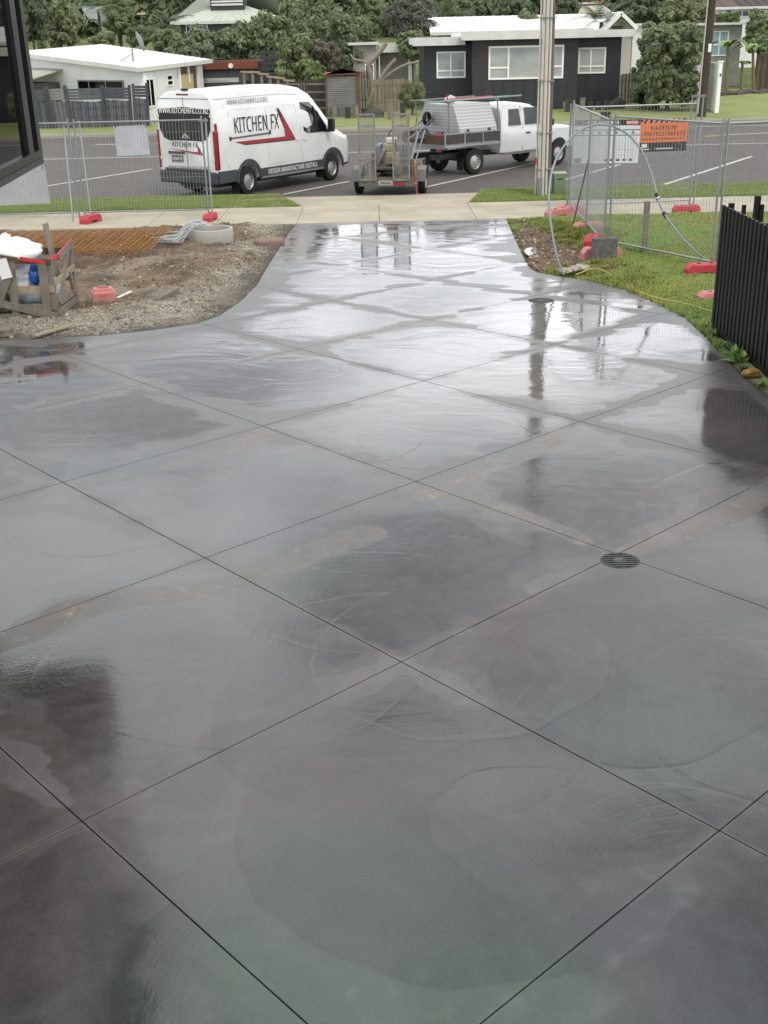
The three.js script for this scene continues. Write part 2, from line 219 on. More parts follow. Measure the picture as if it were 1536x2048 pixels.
function slabMaps(X0, Z0, W, D, NX, NZ) {
  const col = new Uint8Array(NX * NZ * 4), rou = new Uint8Array(NX * NZ * 4), hei = new Uint8Array(NX * NZ * 4);
  const base = [0.25, 0.25, 0.248];
  const CS = 6, CW = Math.ceil(NX / CS) + 2, CH = Math.ceil(NZ / CS) + 2, co = new Float32Array(CW * CH * 9);   // slow fields on a coarse grid
  for (let j = 0; j < CH; j++) for (let i = 0; i < CW; i++) {
    const x = X0 + ((i * CS + 0.5) / NX) * W, z = Z0 + ((j * CS + 0.5) / NZ) * D, wx = fbm(x * 0.8, z * 0.8, 4) - 0.5, wz = fbm(x * 0.8 + 50, z * 0.8 + 20, 4) - 0.5;
    co.set([wx, wz, fbm(x * 0.75 + wx * 1.6, z * 0.75 + wz * 1.6, 5) - 0.5, fbm(x * 0.33 + 7 + wz, z * 0.33 - wx, 4) - 0.5, fbm(x * 0.55 + 30 + wx * 2, z * 0.55 + 11 + wz * 2, 4) - 0.5, fbm(x * 0.5 + 90 + wx, z * 0.5 + wz, 4), sstep(0.5, 0.75, fbm(x * 0.9 + 70, z * 0.9, 4)), -edgeDist(x, z), jointDist(x, z)], (j * CW + i) * 9);
  }
  for (let j = 0; j < NZ; j++) for (let i = 0; i < NX; i++) {
    const x = X0 + ((i + 0.5) / NX) * W, z = Z0 + ((j + 0.5) / NZ) * D;
    const gi = i / CS, gj = j / CS, i0 = gi | 0, j0 = gj | 0, fi = gi - i0, fj = gj - j0, c00 = (j0 * CW + i0) * 9, c10 = c00 + 9, c01 = c00 + CW * 9, c11 = c01 + 9;
    const L = (k) => { const a = co[c00 + k], b = co[c01 + k], p = a + (co[c10 + k] - a) * fi, q = b + (co[c11 + k] - b) * fi; return p + (q - p) * fj; };
    const wx = L(0), wz = L(1), cloud = L(2) + 0.06 * (noise(x * 9 + wx * 9, z * 9 + wz * 9) - 0.5), tone = L(3), hue = L(4);
    const fine = fbm(x * 11 + wx * 6, z * 11 + wz * 6, 3) - 0.5;
    let v = 0.12 * cloud + 0.08 * tone + 0.05 * fine;
    let r = base[0] + v + hue * 0.05, g = base[1] + v - hue * 0.012, b = base[2] + v + tone * 0.03 - hue * 0.012;
    let h = 0.5 + 0.22 * (fbm(x * 2.2 + 5, z * 2.2, 2) - 0.5);
    const jx = x + wx * 0.35 + fine * 0.02, jz = z + wz * 0.35;
    let ang = wx * 6;
    for (const s of sweeps) { const ex = jx - s.c[0], ez = jz - s.c[1], e2 = ex * ex + ez * ez; if (e2 > s.r * s.r * 1.3) continue; const dd = Math.sqrt(e2); const q = dd - s.r; const ins = sstep(0.012, -0.012, q); const fade = sstep(-0.1, 0.9, Math.sin(Math.atan2(jz - s.c[1], jx - s.c[0]) * 1 + s.e * 9)); const sd = s.d * 2.1 * ins * (0.35 + 0.65 * fade); r += sd; g += sd; b += sd; const e = Math.exp(-(q * q) / 0.00025) * fade * s.e; r -= 0.022 * e; g -= 0.022 * e; b -= 0.02 * e; h += 0.05 * ins - 0.06 * e; if (ins > 0.5) ang = s.e * 7 + dd * 0.8; }
    for (const t of tints) { const ex = jx - t.c[0] + wz * 0.8, ez = jz - t.c[1] + wx * 0.8, q = Math.sqrt(ex * ex + ez * ez) / t.r; if (q < 1.2) { const k = sstep(1.1, 0.45, q); r += 0.9 * t.d[0] * k; g += 0.9 * t.d[1] * k; b += 0.9 * t.d[2] * k; } }
    let dust = 0;
    for (const t of bands) { const q = Math.min(segD(jx, jz, t.p[0], t.p[1]), segD(jx, jz, t.p[1], t.p[2])) + wx * 0.1; const k = sstep(t.w, t.w * 0.75, q); if (k > 0) { const kk = k * (0.55 + 0.9 * clamp(fine * 1.5 + 0.5)); r += t.d[0] * kk; g += t.d[1] * kk; b += t.d[2] * kk; dust = Math.max(dust, k); const sp = sstep(0.68, 0.78, fbm(x * 16, z * 16, 3)) * 0.06 * k; r += sp; g += sp; b += sp; } }
    // trowel scratches: streaks along a direction that turns with the sweeps
    const ca = Math.cos(ang), sa = Math.sin(ang), a1 = (x * ca + z * sa), a2 = (-x * sa + z * ca);
    const st = noise(a1 * 5, a2 * 60) * 0.6 + noise(a1 * 9 + 40, a2 * 130) * 0.4, stm = L(6);
    h += (st - 0.5) * (0.025 + 0.05 * stm);
    // water film: shiny where it has gathered
    const film = L(5);
    const rim = Math.min(L(8) * (1.2 + 0.55 * sstep(-12, -14, z)), L(7) * (x > 2.6 && z > -16.5 ? lerp(0.62, 2.6, sstep(-16.5, -14.5, z)) : 0.66)) + (fbm(x * 1.3 + 33, z * 2.1 + 5, 4) - 0.5) * 0.62 + fine * 0.05 + (film - 0.5) * 0.9 + 0.2 * sstep(-9.5, -6.5, z) + (fbm(x * 0.7 + z * 0.35 + 44, z * 4.6 - x * 0.8 + wz * 3, 3) - 0.5) * 0.75 * sstep(-10, -14, z) + (fbm(x * 1.15 + 61 + wz * 1.5, z * 1.15 + wx * 1.5, 4) - 0.5) * 0.8 * sstep(-14, -10, z);
    const pond = sstep(0.13, 0.2, rim), pond2 = sstep(0.3, 0.42, rim + (st - 0.5) * 0.12);   // water stands off the cuts and edges
    const wet = clamp(pond * 0.62 + pond2 * 0.38) * (1 - 0.5 * dust);
    { const dr = 1 - pond; r += 0.044 * dr; g += 0.043 * dr; b += 0.04 * dr; const sp = sstep(0.66, 0.8, fine + 0.5) * 0.02 * dr; r += sp; g += sp; b += sp; r += 0.018 * (pond - pond2); g += 0.014 * (pond - pond2); b += 0.008 * (pond - pond2); }
    let rough = lerp(0.36, 0.06 + 0.06 * sstep(-13, -9, z), wet) + (st - 0.5) * 0.05 + fine * 0.06;
    const rip = fbm(x * 1.4 + z * 0.5 + 15 + wx * 3, z * 5.2 - x * 0.6 + wz * 5, 3) - 0.5, rz = sstep(-10.5, -14.5, z);
    h += rip * (0.08 + 0.26 * rz * sstep(0.3, 0.6, film));
    { const gq = (NT[(i * 73 + j * 179) & 65535] - 0.5) * 0.024 + (NT[(((i >> 1) * 131 + (j >> 1) * 263) & 65535)] - 0.5) * 0.018; r += gq; g += gq; b += gq; h += gq * 0.25; }
    if (L(8) < 0.07) { const jd = jointDist(x, z), sl = sstep(0.03, 0.006, jd + (fine + 0.1) * 0.03) * 0.045 * sstep(0.35, 0.6, noise(x * 3 + 7, z * 3)); r += sl; g += sl * 0.97; b += sl * 0.9; rough += sl * 1.5; }   // pale sawing slurry and a painted edge glint beside the cuts
    const o = (j * NX + i) * 4;
    col[o] = clamp(r) * 255; col[o + 1] = clamp(g) * 255; col[o + 2] = clamp(b) * 255; col[o + 3] = 255;
    rou[o] = rou[o + 1] = rou[o + 2] = clamp(rough, 0.03, 1) * 255; rou[o + 3] = 255; hei[o] = hei[o + 1] = hei[o + 2] = clamp(h) * 255; hei[o + 3] = 255;
  }
  const mk = (d, srgb) => { const t = new THREE.DataTexture(d, NX, NZ, THREE.RGBAFormat); t.magFilter = t.minFilter = THREE.LinearFilter; t.wrapS = t.wrapT = THREE.RepeatWrapping; if (srgb) t.colorSpace = THREE.SRGBColorSpace; t.needsUpdate = true; return t; };
  const m = new THREE.MeshPhysicalMaterial({ map: mk(col, true), roughness: 1, roughnessMap: mk(rou), bumpMap: mk(hei), bumpScale: 0.009, ior: 1.6 });
  return { m, X0, Z0, W, D };
}
const nearMap = slabMaps(-5.2, -14.2, 10.2, 13, 1536, 1792), farMap = slabMaps(-10, -26, 15, 18.5, 1152, 1408);
const flatTris = THREE.ShapeUtils.triangulateShape(outline.map((q) => new THREE.Vector2(q[0], q[1])), []).map((t) => t.map((i) => outline[i]));
const areaOf = (p) => { let s = 0; for (let i = 0; i < p.length; i++) { const q = p[(i + 1) % p.length]; s += p[i][0] * q[1] - q[0] * p[i][1]; } return Math.abs(s) / 2; };
function fixPanel(g, p, a, b) {                      // where the outline is hollow the cut leaves several pieces: build the top from clipped triangles
  let top = 0; const ps = g.attributes.position; for (let i = 0; i < ps.count; i += 3) if (ps.getY(i) > -1e-4 && ps.getY(i + 1) > -1e-4 && ps.getY(i + 2) > -1e-4) top += areaOf([0, 1, 2].map((k) => [ps.getX(i + k), ps.getZ(i + k)]));
  const gap = 0.0045; const pieces = []; let real = 0;
  for (const tr of flatTris) { let q = clipHalf(tr, F1[a].n, F1[a].c + gap, 1); if (F1[a + 1]) q = clipHalf(q, F1[a + 1].n, F1[a + 1].c - gap, -1); q = clipHalf(q, F2[b].n, F2[b].c + gap, 1); if (F2[b + 1]) q = clipHalf(q, F2[b + 1].n, F2[b + 1].c - gap, -1); if (q.length > 2 && areaOf(q) > 1e-6) { pieces.push(q); real += areaOf(q); } }
  if (Math.abs(top - real) < (g.userData.drain ? 0.13 : 0.004)) return g;
  const pos = []; for (const q of pieces) for (let i = 1; i + 1 < q.length; i++) { let t = [q[0], q[i], q[i + 1]]; const s = (t[1][0] - t[0][0]) * (t[2][1] - t[0][1]) - (t[2][0] - t[0][0]) * (t[1][1] - t[0][1]); if (s > 0) t = [t[0], t[2], t[1]]; for (const v of t) pos.push(v[0], 0, v[1]); }
  const o = new THREE.BufferGeometry(); o.setAttribute('position', new THREE.Float32BufferAttribute(pos, 3)); o.setAttribute('uv', new THREE.Float32BufferAttribute(new Float32Array(pos.length / 3 * 2), 2)); o.computeVertexNormals(); console.log('rebuilt panel', a, b, top.toFixed(3), real.toFixed(3)); return o;
}
const driveway = struct('driveway', prism(outline, -0.35, -0.035), M(0x3d3b39, 0.9, { map: T.speck }));
{
  const grates = [[pt(1240, 1121), 0.15], [pt(1082, 601), 0.2]];
  for (let a = 0; a + 1 <= F1.length; a++) for (let b = 0; b + 1 <= F2.length; b++) {
    const gap = 0.0045; let p = outline;
    p = clipHalf(p, F1[a].n, F1[a].c + gap, 1); if (F1[a + 1]) p = clipHalf(p, F1[a + 1].n, F1[a + 1].c - gap, -1);
    p = clipHalf(p, F2[b].n, F2[b].c + gap, 1); if (F2[b + 1]) p = clipHalf(p, F2[b + 1].n, F2[b + 1].c - gap, -1);
    p = p.filter((q, i) => { const w = p[(i + 1) % p.length]; return Math.hypot(q[0] - w[0], q[1] - w[1]) > 1e-4; });
    if (p.length < 3) continue;
    let ar = 0; for (let i = 0; i < p.length; i++) { const q = p[(i + 1) % p.length]; ar += p[i][0] * q[1] - q[0] * p[i][1]; }
    if (Math.abs(ar) < 0.01) continue;
    const cx = p.reduce((s, q) => s + q[0], 0) / p.length, cz = p.reduce((s, q) => s + q[1], 0) / p.length;
    const shape = new THREE.Shape(p.map((q) => new THREE.Vector2(q[0], -q[1])));
    const mnz = Math.min(...p.map((q) => q[1])), mnx = Math.min(...p.map((q) => q[0]));
    let g = new THREE.ExtrudeGeometry(shape, { depth: 0.03, bevelEnabled: false }); g.rotateX(-Math.PI / 2); g.translate(0, -0.03, 0);
    for (const [c, r] of grates) if (Math.hypot(cx - c[0], cz - c[1]) < 3) { const A = new Brush(g); A.updateMatrixWorld(); const cy = new THREE.CylinderGeometry(r, r, 0.2, 40); cy.translate(c[0], 0, c[1]); const B = new Brush(cy); B.updateMatrixWorld(); const ev = new Evaluator(); ev.useGroups = false; g = ev.evaluate(A, B, SUBTRACTION).geometry; g.userData.drain = true; }
    if (g.index) { const dr = g.userData.drain; g = g.toNonIndexed(); g.userData.drain = dr; }
    g = fixPanel(g, p, a, b);
    const mp = mnz > nearMap.Z0 && mnx > nearMap.X0 ? nearMap : farMap;
    const ps = g.attributes.position, uv = new Float32Array(ps.count * 2); for (let i = 0; i < ps.count; i++) { uv[2 * i] = (ps.getX(i) - mp.X0) / mp.W; uv[2 * i + 1] = (ps.getZ(i) - mp.Z0) / mp.D; } g.setAttribute('uv', new THREE.BufferAttribute(uv, 2));
    obj('concrete_panel', g, mp.m, driveway, { keepUV: true });
  }
  const grateM = M(0x525454, 0.5, { metalness: 0.4, map: T.speck });
  grates.forEach(([c, r], k) => {
    const t = thing('drain_grate', k ? 'round drain grate under a puddle by the curved slab edge' : 'round slotted metal drain grate where four sawn joints meet', 'drain grate', V(c[0], -0.03, c[1]));
    obj('drain_pit', [lathe([[r - 0.004, 0.0], [r - 0.004, -0.004], [0.001, -0.004]], 32, c[0], -0.028, c[1])], M(0x34332f, 0.8), t);  // shallow dish, its dark colour stands for the shade in the pit
    obj('rim', lathe([[r - 0.002, -0.02], [r - 0.002, 0.001], [r - 0.016, 0.001], [r - 0.016, -0.02], [r - 0.002, -0.02]], 40, c[0], 0, c[1]), grateM, t);
    const n = k ? 9 : 8; for (let i = 0; i < n; i++) { const zz = -r + (2 * r * (i + 0.5)) / n, hw = Math.sqrt(Math.max(0, (r - 0.017) ** 2 - zz * zz)); if (hw > 0.02) obj('grate_bar', bx(hw * 2, 0.012, (2 * r) / n * 0.5, c[0], -0.006, c[1] + zz), grateM, t); }
    obj('centre_boss', lathe([[0.001, 0.002], [0.05, 0.002], [0.052, -0.015]], 24, c[0], 0, c[1]), grateM, t);
  });
}
obj('slab_edge', (() => { const pos = []; for (let i = 0; i < outline.length; i++) { const [ax, az] = outline[i], [cx, cz] = outline[(i + 1) % outline.length]; pos.push(ax, -0.04, az, cx, -0.04, cz, cx, -0.0005, cz, ax, -0.04, az, cx, -0.0005, cz, ax, -0.0005, az); } const g = new THREE.BufferGeometry(); g.setAttribute('position', new THREE.Float32BufferAttribute(pos, 3)); g.setAttribute('uv', new THREE.Float32BufferAttribute(new Float32Array(pos.length / 3 * 2), 2)); g.computeVertexNormals(); return g; })(), M(0x55524f, 0.8, { map: T.speck }), driveway);
lap('slab done');
// ------------------------------------------------------------------ bare earth on the left, lawns
function field(name, x0, x1, z0, z1, step, fn, m) {
  const nx = Math.ceil((x1 - x0) / step), nz = Math.ceil((z1 - z0) / step), g = new THREE.PlaneGeometry(x1 - x0, z1 - z0, nx, nz); g.rotateX(-Math.PI / 2); g.translate((x0 + x1) / 2, 0, (z0 + z1) / 2);
  const p = g.attributes.position, c = new Float32Array(p.count * 3);
  for (let i = 0; i < p.count; i++) { const [y, col] = fn(p.getX(i), p.getZ(i)); p.setY(i, y); c.set(col, i * 3); }
  g.setAttribute('color', new THREE.BufferAttribute(c, 3)); g.computeVertexNormals(); return struct(name, g, m);
}
const mixc = (a, b, t) => [lerp(a[0], b[0], t), lerp(a[1], b[1], t), lerp(a[2], b[2], t)];
const EARTH = [0.25, 0.18, 0.115], EARTHD = [0.1, 0.07, 0.045], GRAVEL = [0.36, 0.335, 0.27], GRAVD = [0.10, 0.095, 0.082];
const soilMask = (x, z, d) => sstep(1.35, 0.6, d + (fbm(x * 0.7, z * 0.7, 4) - 0.5) * 2.4) * (0.45 + 0.55 * sstep(0.3, 0.55, fbm(x * 1.7 + 8, z * 1.7, 4)));
const soilY = (x, z, d) => d < 0 ? -0.12 : lerp(-0.055, (fbm(x * 1.1, z * 1.1, 5) - 0.42) * 0.34 + (fbm(x * 6, z * 6, 3) - 0.5) * 0.11, sstep(0, 0.9, d)) * (1 - 0.5 * soilMask(x, z, d));
field('bare_earth', -14, -1.2, PZ0 + 0.001, -13.2, 0.05, (x, z) => { const d = edgeDist(x, z); const k = soilMask(x, z, d); const n = fbm(x * 3, z * 3, 5); let c = mixc(EARTHD, EARTH, clamp(n * 2.2 - 0.55)); c = mixc(c, [0.34, 0.31, 0.25], sstep(0.6, 0.75, fbm(x * 0.9 + 4, z * 0.9, 4)) * 0.6); c = mixc(c, mixc(mixc(GRAVEL, GRAVD, sstep(0.42, 0.1, d + (n - 0.5) * 0.9)), GRAVD, clamp(fbm(x * 9, z * 9, 3) * 1.6 - 0.5)), k); const ny = z < PZ0 + 0.25 ? sstep(PZ0, PZ0 + 0.25, z) : 1; return [lerp(-0.03, soilY(x, z, d), ny) , c]; }, M(0xffffff, 0.95, { vertexColors: true, map: T.speck, bumpMap: T.speck, bumpScale: 0.02 }));
const GRN = [0.2, 0.25, 0.065], GRN2 = [0.27, 0.295, 0.1];
const bareMask = (x, z) => { const a = G(1085, 490); const d1 = Math.hypot((x - a.x) / 1.0, (z - a.z) / 3.0) + (fbm(x * 1.4, z * 1.4, 3) - 0.5) * 0.7; const b = G(1190, 545); const d2 = Math.hypot((x - b.x) / 1.0, (z - b.z) / 0.7) + (fbm(x * 2, z * 2, 3) - 0.5) * 0.8; return Math.max(sstep(1.05, 0.8, d1), 0.8 * sstep(1, 0.7, d2)); };
const lawnY = (x, z) => { const d = edgeDist(x, z); if (d < 0) return -0.12; const b = bareMask(x, z); const far = sstep(PZ0, PZ0 + 0.5, z); return far * (lerp(0.0, 0.08 + (fbm(x * 1.2, z * 1.2, 3) - 0.5) * 0.08, sstep(0.02, 0.7, d)) - b * 0.16 + b * (fbm(x * 4, z * 4, 3) - 0.5) * 0.16) - 0.012; };
field('lawn', 2.6, 24, PZ0 + 0.001, 3, 0.08, (x, z) => { const b = bareMask(x, z), n = fbm(x * 1.5, z * 1.5, 5); let c = mixc(GRN, GRN2, n); c = mixc(c, mixc(EARTHD, EARTH, fbm(x * 5, z * 5, 4)), b); const d = edgeDist(x, z); c = mixc(c, [0.06, 0.052, 0.035], sstep(0.16, 0.05, d + (n - 0.5) * 0.2)); return [lawnY(x, z), c]; }, M(0xffffff, 0.95, { vertexColors: true, map: T.speck, bumpMap: T.speck, bumpScale: 0.02 }));
const bermCol = (x, z) => { const n = fbm(x * 1.1 + 40, z * 1.6, 5); const worn = sstep(0.0, 1.0, 1.6 - Math.abs(x + 2.6)) * sstep(0.35, 0.6, fbm(x * 2, z * 2 + 9, 4)); return [(n - 0.5) * 0.03 - 0.004, mixc(mixc(GRN, GRN2, n), [0.27, 0.22, 0.15], worn)]; };
const bermMat = M(0xffffff, 0.95, { vertexColors: true, map: T.speck });
function berm(x0, x1, poly) { const m = field('berm', x0, x1, KERB + 0.004, PZ1 - 0.004, 0.1, bermCol, bermMat); const p = m.geometry.attributes.position; for (let i = 0; i < p.count; i++) { const t = (p.getZ(i) - PZ1) / (KERB - PZ1); const lim = x0 < 0 ? lerp(-1.8, -2.57, t) : lerp(2.22, 2.77, t); if (x0 < 0 ? p.getX(i) > lim : p.getX(i) < lim) p.setX(i, lim); } return m; }
berm(-40, -1.8); berm(2.22, 40);
// far verge
{ const fv = field('far_verge', -70, 70, -76.5, FARK - 0.3, 0.8, (x, z) => { const n = fbm(x * 0.5, z * 0.9, 5); const path = sstep(0.5, 0.2, Math.abs(z + 54.6)) * 0.0; return [sstep(FARK - 0.3, -58, z) * 0.06 + (n - 0.5) * 0.05 + 0.03 + 0.25 * sstep(17, 26, x) * sstep(-56, -70, z), mixc(GRN, GRN2, n)]; }, M(0xffffff, 0.95, { vertexColors: true, map: T.mottle })); }
struct('far_footpath', bx(140, 0.05, 1.3, 0, 0.03, -53.3), mat.kerb);
// blades, stones
function scatter(name, label, cat, geo, m, n, fn, sd) {
  const im = new THREE.InstancedMesh(geo, m, n), r = rng(sd), Q = new THREE.Object3D(), C = new THREE.Color(); let k = 0;
  for (let tries = 0; k < n && tries < n * 6; tries++) { const o = fn(r, Q, C); if (!o) continue; Q.updateMatrix(); im.setMatrixAt(k, Q.matrix); im.setColorAt(k, C); k++; }
  im.count = k; im.name = numbered(name); im.castShadow = im.receiveShadow = true; tag(im, label, cat, null, 'stuff'); scene.add(im); return im;
}
const tuft = (() => { const pos = [], r = rng(3); for (let k = 0; k < 6; k++) { const a = r() * 6.28, w = 0.006, lean = 0.25 + 0.5 * r(), hgt = 0.6 + 0.4 * r(); const dx = Math.cos(a), dz = Math.sin(a), px = (r() - 0.5) * 0.05, pz = (r() - 0.5) * 0.05; pos.push(px - dz * w, 0, pz + dx * w, px + dz * w, 0, pz - dx * w, px + dx * lean * 0.06, hgt * 0.06, pz + dz * lean * 0.06); } const g = new THREE.BufferGeometry(); g.setAttribute('position', new THREE.Float32BufferAttribute(pos, 3)); g.computeVertexNormals(); return g; })();
const blade = M(0xffffff, 0.7);
scatter('lawn_grass', 'short green grass blades covering the lawn beside the driveway', 'grass', tuft, blade, 60000, (r, Q, C) => { const x = 2.8 + 8 * r(), z = -25.6 + 12.5 * r(); if (x > 4.35 && z > -14.9) return false; if (x > 3.6 + (-z - 12) * 0.47) return false; const d = edgeDist(x, z); if (d < 0.03) return false; const b = bareMask(x, z); if (r() < b * 1.05) return false; Q.position.set(x, lawnY(x, z) - 0.004, z); Q.rotation.set(0, r() * 6.28, 0); const edge = d < 0.5 || b > 0.1 ? 1.15 : 1; Q.scale.setScalar((0.55 + 0.6 * r()) * edge); const n = fbm(x * 1.5, z * 1.5, 3); C.setRGB(0.19 + 0.14 * r() * n * 2, 0.27 + 0.12 * r(), 0.065 + 0.05 * r()); return true; }, 41);
scatter('verge_grass', 'green grass strips between the footpath and the road', 'grass', tuft, blade, 42000, (r, Q, C) => { const left = r() < 0.55, x = left ? -11 + 9.2 * r() : 2.2 + 9.5 * r(), z = PZ1 - 0.05 - 2.4 * r(); const t = (z - PZ1) / (KERB - PZ1); if (left ? x > lerp(-1.85, -2.6, t) : x < lerp(2.25, 2.8, t)) return false; const worn = sstep(0.0, 1.0, 1.6 - Math.abs(x + 2.6)) * sstep(0.35, 0.6, fbm(x * 2, z * 2 + 9, 4)); if (r() < worn) return false; Q.position.set(x, -0.006, z); Q.rotation.set(0, r() * 6.28, 0); Q.scale.setScalar(0.6 + 0.6 * r()); C.setRGB(0.16 + 0.1 * r(), 0.225 + 0.11 * r(), 0.055 + 0.04 * r()); return true; }, 42);
const stone = (() => { const g = new THREE.IcosahedronGeometry(1, 1), p = g.attributes.position, r = rng(8); const h = new Map(); for (let i = 0; i < p.count; i++) { const k = [p.getX(i), p.getY(i), p.getZ(i)].map((v) => v.toFixed(3)).join(); if (!h.has(k)) h.set(k, 0.75 + 0.45 * r()); const s = h.get(k); p.setXYZ(i, p.getX(i) * s, p.getY(i) * s * 0.7, p.getZ(i) * s); } g.computeVertexNormals(); return g; })();
const stoneMat = M(0xffffff, 0.9);
scatter('gravel', 'loose grey gravel spread along the left slab edge', 'gravel', stone, stoneMat, 24000, (r, Q, C) => { const x = -8.5 + 7 * r(), z = -25.6 + 11.5 * r(), d = edgeDist(x, z); if (d < 0.01 || d > 2.4 || r() > soilMask(x, z, d) + 0.06) return false; const s = 0.004 + 0.01 * r() * r(); Q.position.set(x, soilY(x, z, d) + s * 0.3, z); Q.rotation.set(r() * 3, r() * 6, r() * 3); Q.scale.setScalar(s); const t = d < 0.15 + 0.5 * r() ? 0.07 + 0.12 * r() : 0.22 + 0.28 * r(); C.setRGB(t * 1.06, t, t * 0.83); return true; }, 43);
scatter('earth_clods', 'brown clods and small stones on the bare earth', 'soil', stone, stoneMat, 10000, (r, Q, C) => { const x = -12 + 10.5 * r(), z = -25.6 + 11.5 * r(), d = edgeDist(x, z); if (d < 0.1) return false; const s = 0.006 + 0.03 * r() ** 5; Q.position.set(x, soilY(x, z, d) + s * 0.2, z); Q.rotation.set(r() * 3, r() * 6, r() * 3); Q.scale.setScalar(s); const t = 0.11 + 0.28 * r() ** 3; C.setRGB(t * 1.18, t * 0.93, t * 0.66); return true; }, 44);
scatter('dug_soil_clods', 'dug brown clods and stones beside the right slab edge', 'soil', stone, stoneMat, 1800, (r, Q, C) => { const x = 2.6 + 2.6 * r(), z = -25.6 + 7.4 * r(), d = edgeDist(x, z); if (d < 0.03 || bareMask(x, z) < 0.3) return false; const s = 0.008 + 0.04 * r() ** 4; Q.position.set(x, lawnY(x, z) + s * 0.2, z); Q.rotation.set(r() * 3, r() * 6, r() * 3); Q.scale.setScalar(s); const t = 0.1 + 0.25 * r() ** 2; C.setRGB(t * 1.2, t * 0.92, t * 0.66); return true; }, 45);
// puddle in the dug soil
{ const c = G(1068, 492); const g = new THREE.CircleGeometry(1, 24); g.rotateX(-Math.PI / 2); g.scale(0.22, 1, 0.6); g.translate(c.x + 0.05, -0.125, c.z); struct('puddle_water', g, MP(0x4a4236, 0.12)); }
// ------------------------------------------------------------------ the house wing overhanging the drive on the left
{
  const hb = 2.72, a = G(88, 326, hb), b = G(0, 376, hb), d = b.clone().sub(a).setY(0).normalize(), n = V(-d.z, 0, d.x); if (n.x < 0) n.negate();
  const t = thing('house_wing', 'dark house wing with an overhanging glazed upper storey beside the driveway', 'house', V(-5, 0, -5));
  const far = a.clone(), near = a.clone().addScaledVector(d, 7.0), L = n.clone().negate();
  const P = (s, out, y) => { const q = a.clone().addScaledVector(d, s).addScaledVector(n, out); q.y = y; return q; };
  const blk = (s0, s1, o0, o1, y0, y1) => prism([[P(s0, o0).x, P(s0, o0).z], [P(s1, o0).x, P(s1, o0).z], [P(s1, o1).x, P(s1, o1).z], [P(s0, o1).x, P(s0, o1).z]], y0, y1);
  obj('upper_wall', blk(0.02, 7, -5.5, -0.16, hb + 0.06, 6.3), mat.blackPlastic, t);
  obj('floor_edge', blk(0, 7, -5.5, 0, hb, hb + 0.055), M(0x26272a, 0.5), t);
  obj('lower_wall', blk(1.0, 7, -5.5, -0.95, -0.02, hb - 0.004), mat.charcoal, t);
  obj('roof_edge', blk(-0.25, 7, -5.5, 0.25, 6.31, 6.6), mat.blackPlastic, t);
  const fr = M(0x17181a, 0.35, { metalness: 0.3 });
  const win = (s0, s1, y0, y1, w) => { const f = obj('window', [blk(s0, s0 + w, -0.155, 0, y0, y1), blk(s1 - w, s1, -0.155, 0, y0, y1), blk(s0 + w, s1 - w, -0.155, 0, y0, y0 + 0.07), blk(s0 + w, s1 - w, -0.155, 0, y1 - 0.07, y1)], fr, t); obj('pane', blk(s0 + w - 0.002, s1 - w + 0.002, -0.06, -0.035, y0 + 0.068, y1 - 0.068), MP(0x060708, 0.02, { specularIntensity: 0.22 }), f); };
  win(0.002, 0.56, hb + 0.06, 6.29, 0.16); win(0.565, 2.6, hb + 0.06, 6.29, 0.06); win(2.605, 4.8, hb + 0.06, 6.29, 0.06);
}
// ------------------------------------------------------------------ temporary fences
function fencePanel(label, a, b, hgt, base, group) {      // pipe frame with welded wire between ground points a and b
  const A = a.clone().setY(base), B = b.clone().setY(base), d = B.clone().sub(A), L = d.length(); d.normalize();
  const t = thing('temporary_fence', label, 'fence', A.clone(), { group });
  const P = (s, y) => A.clone().addScaledVector(d, s).setY(base + y);
  obj('post', bar(P(0, -0.02), P(0, hgt + 0.08), 0.021), mat.galv, t); obj('post', bar(P(L, -0.02), P(L, hgt + 0.08), 0.021), mat.galv, t);
  obj('top_rail', bar(P(0, hgt), P(L, hgt), 0.019), mat.galv, t); obj('bottom_rail', bar(P(0, 0.12), P(L, 0.12), 0.019), mat.galv, t);
  const w = []; const nv = Math.round(L / 0.075), nh = 8; for (let i = 1; i < nv; i++) w.push(bar(P((L * i) / nv, 0.12), P((L * i) / nv, hgt), 0.0036, 3)); for (let i = 1; i < nh; i++) w.push(bar(P(0, 0.12 + ((hgt - 0.12) * i) / nh), P(L, 0.12 + ((hgt - 0.12) * i) / nh), 0.0022, 3));
  obj('wire_mesh', w, mat.galvWire, t, { kind: 'stuff' });
  return { t, P, L, d };
}
const FG = 'temporary site fence panels';
const fl0 = G(160, 434), fl1 = G(178, 433), fl2 = G(417, 429);
fl0.z = fl1.z = fl2.z = -27.25; fl1.x = -6.82; fl0.x = -6.95; fl2.x = -3.93;
const pA = fencePanel('wire fence panel partly hidden behind the dark house wing', V(-9.85, 0, -27.2), fl0, 2.1, 0.02, FG);
const pB = fencePanel('wire fence panel in front of the white van', fl1, fl2, 2.1, 0.02, FG);
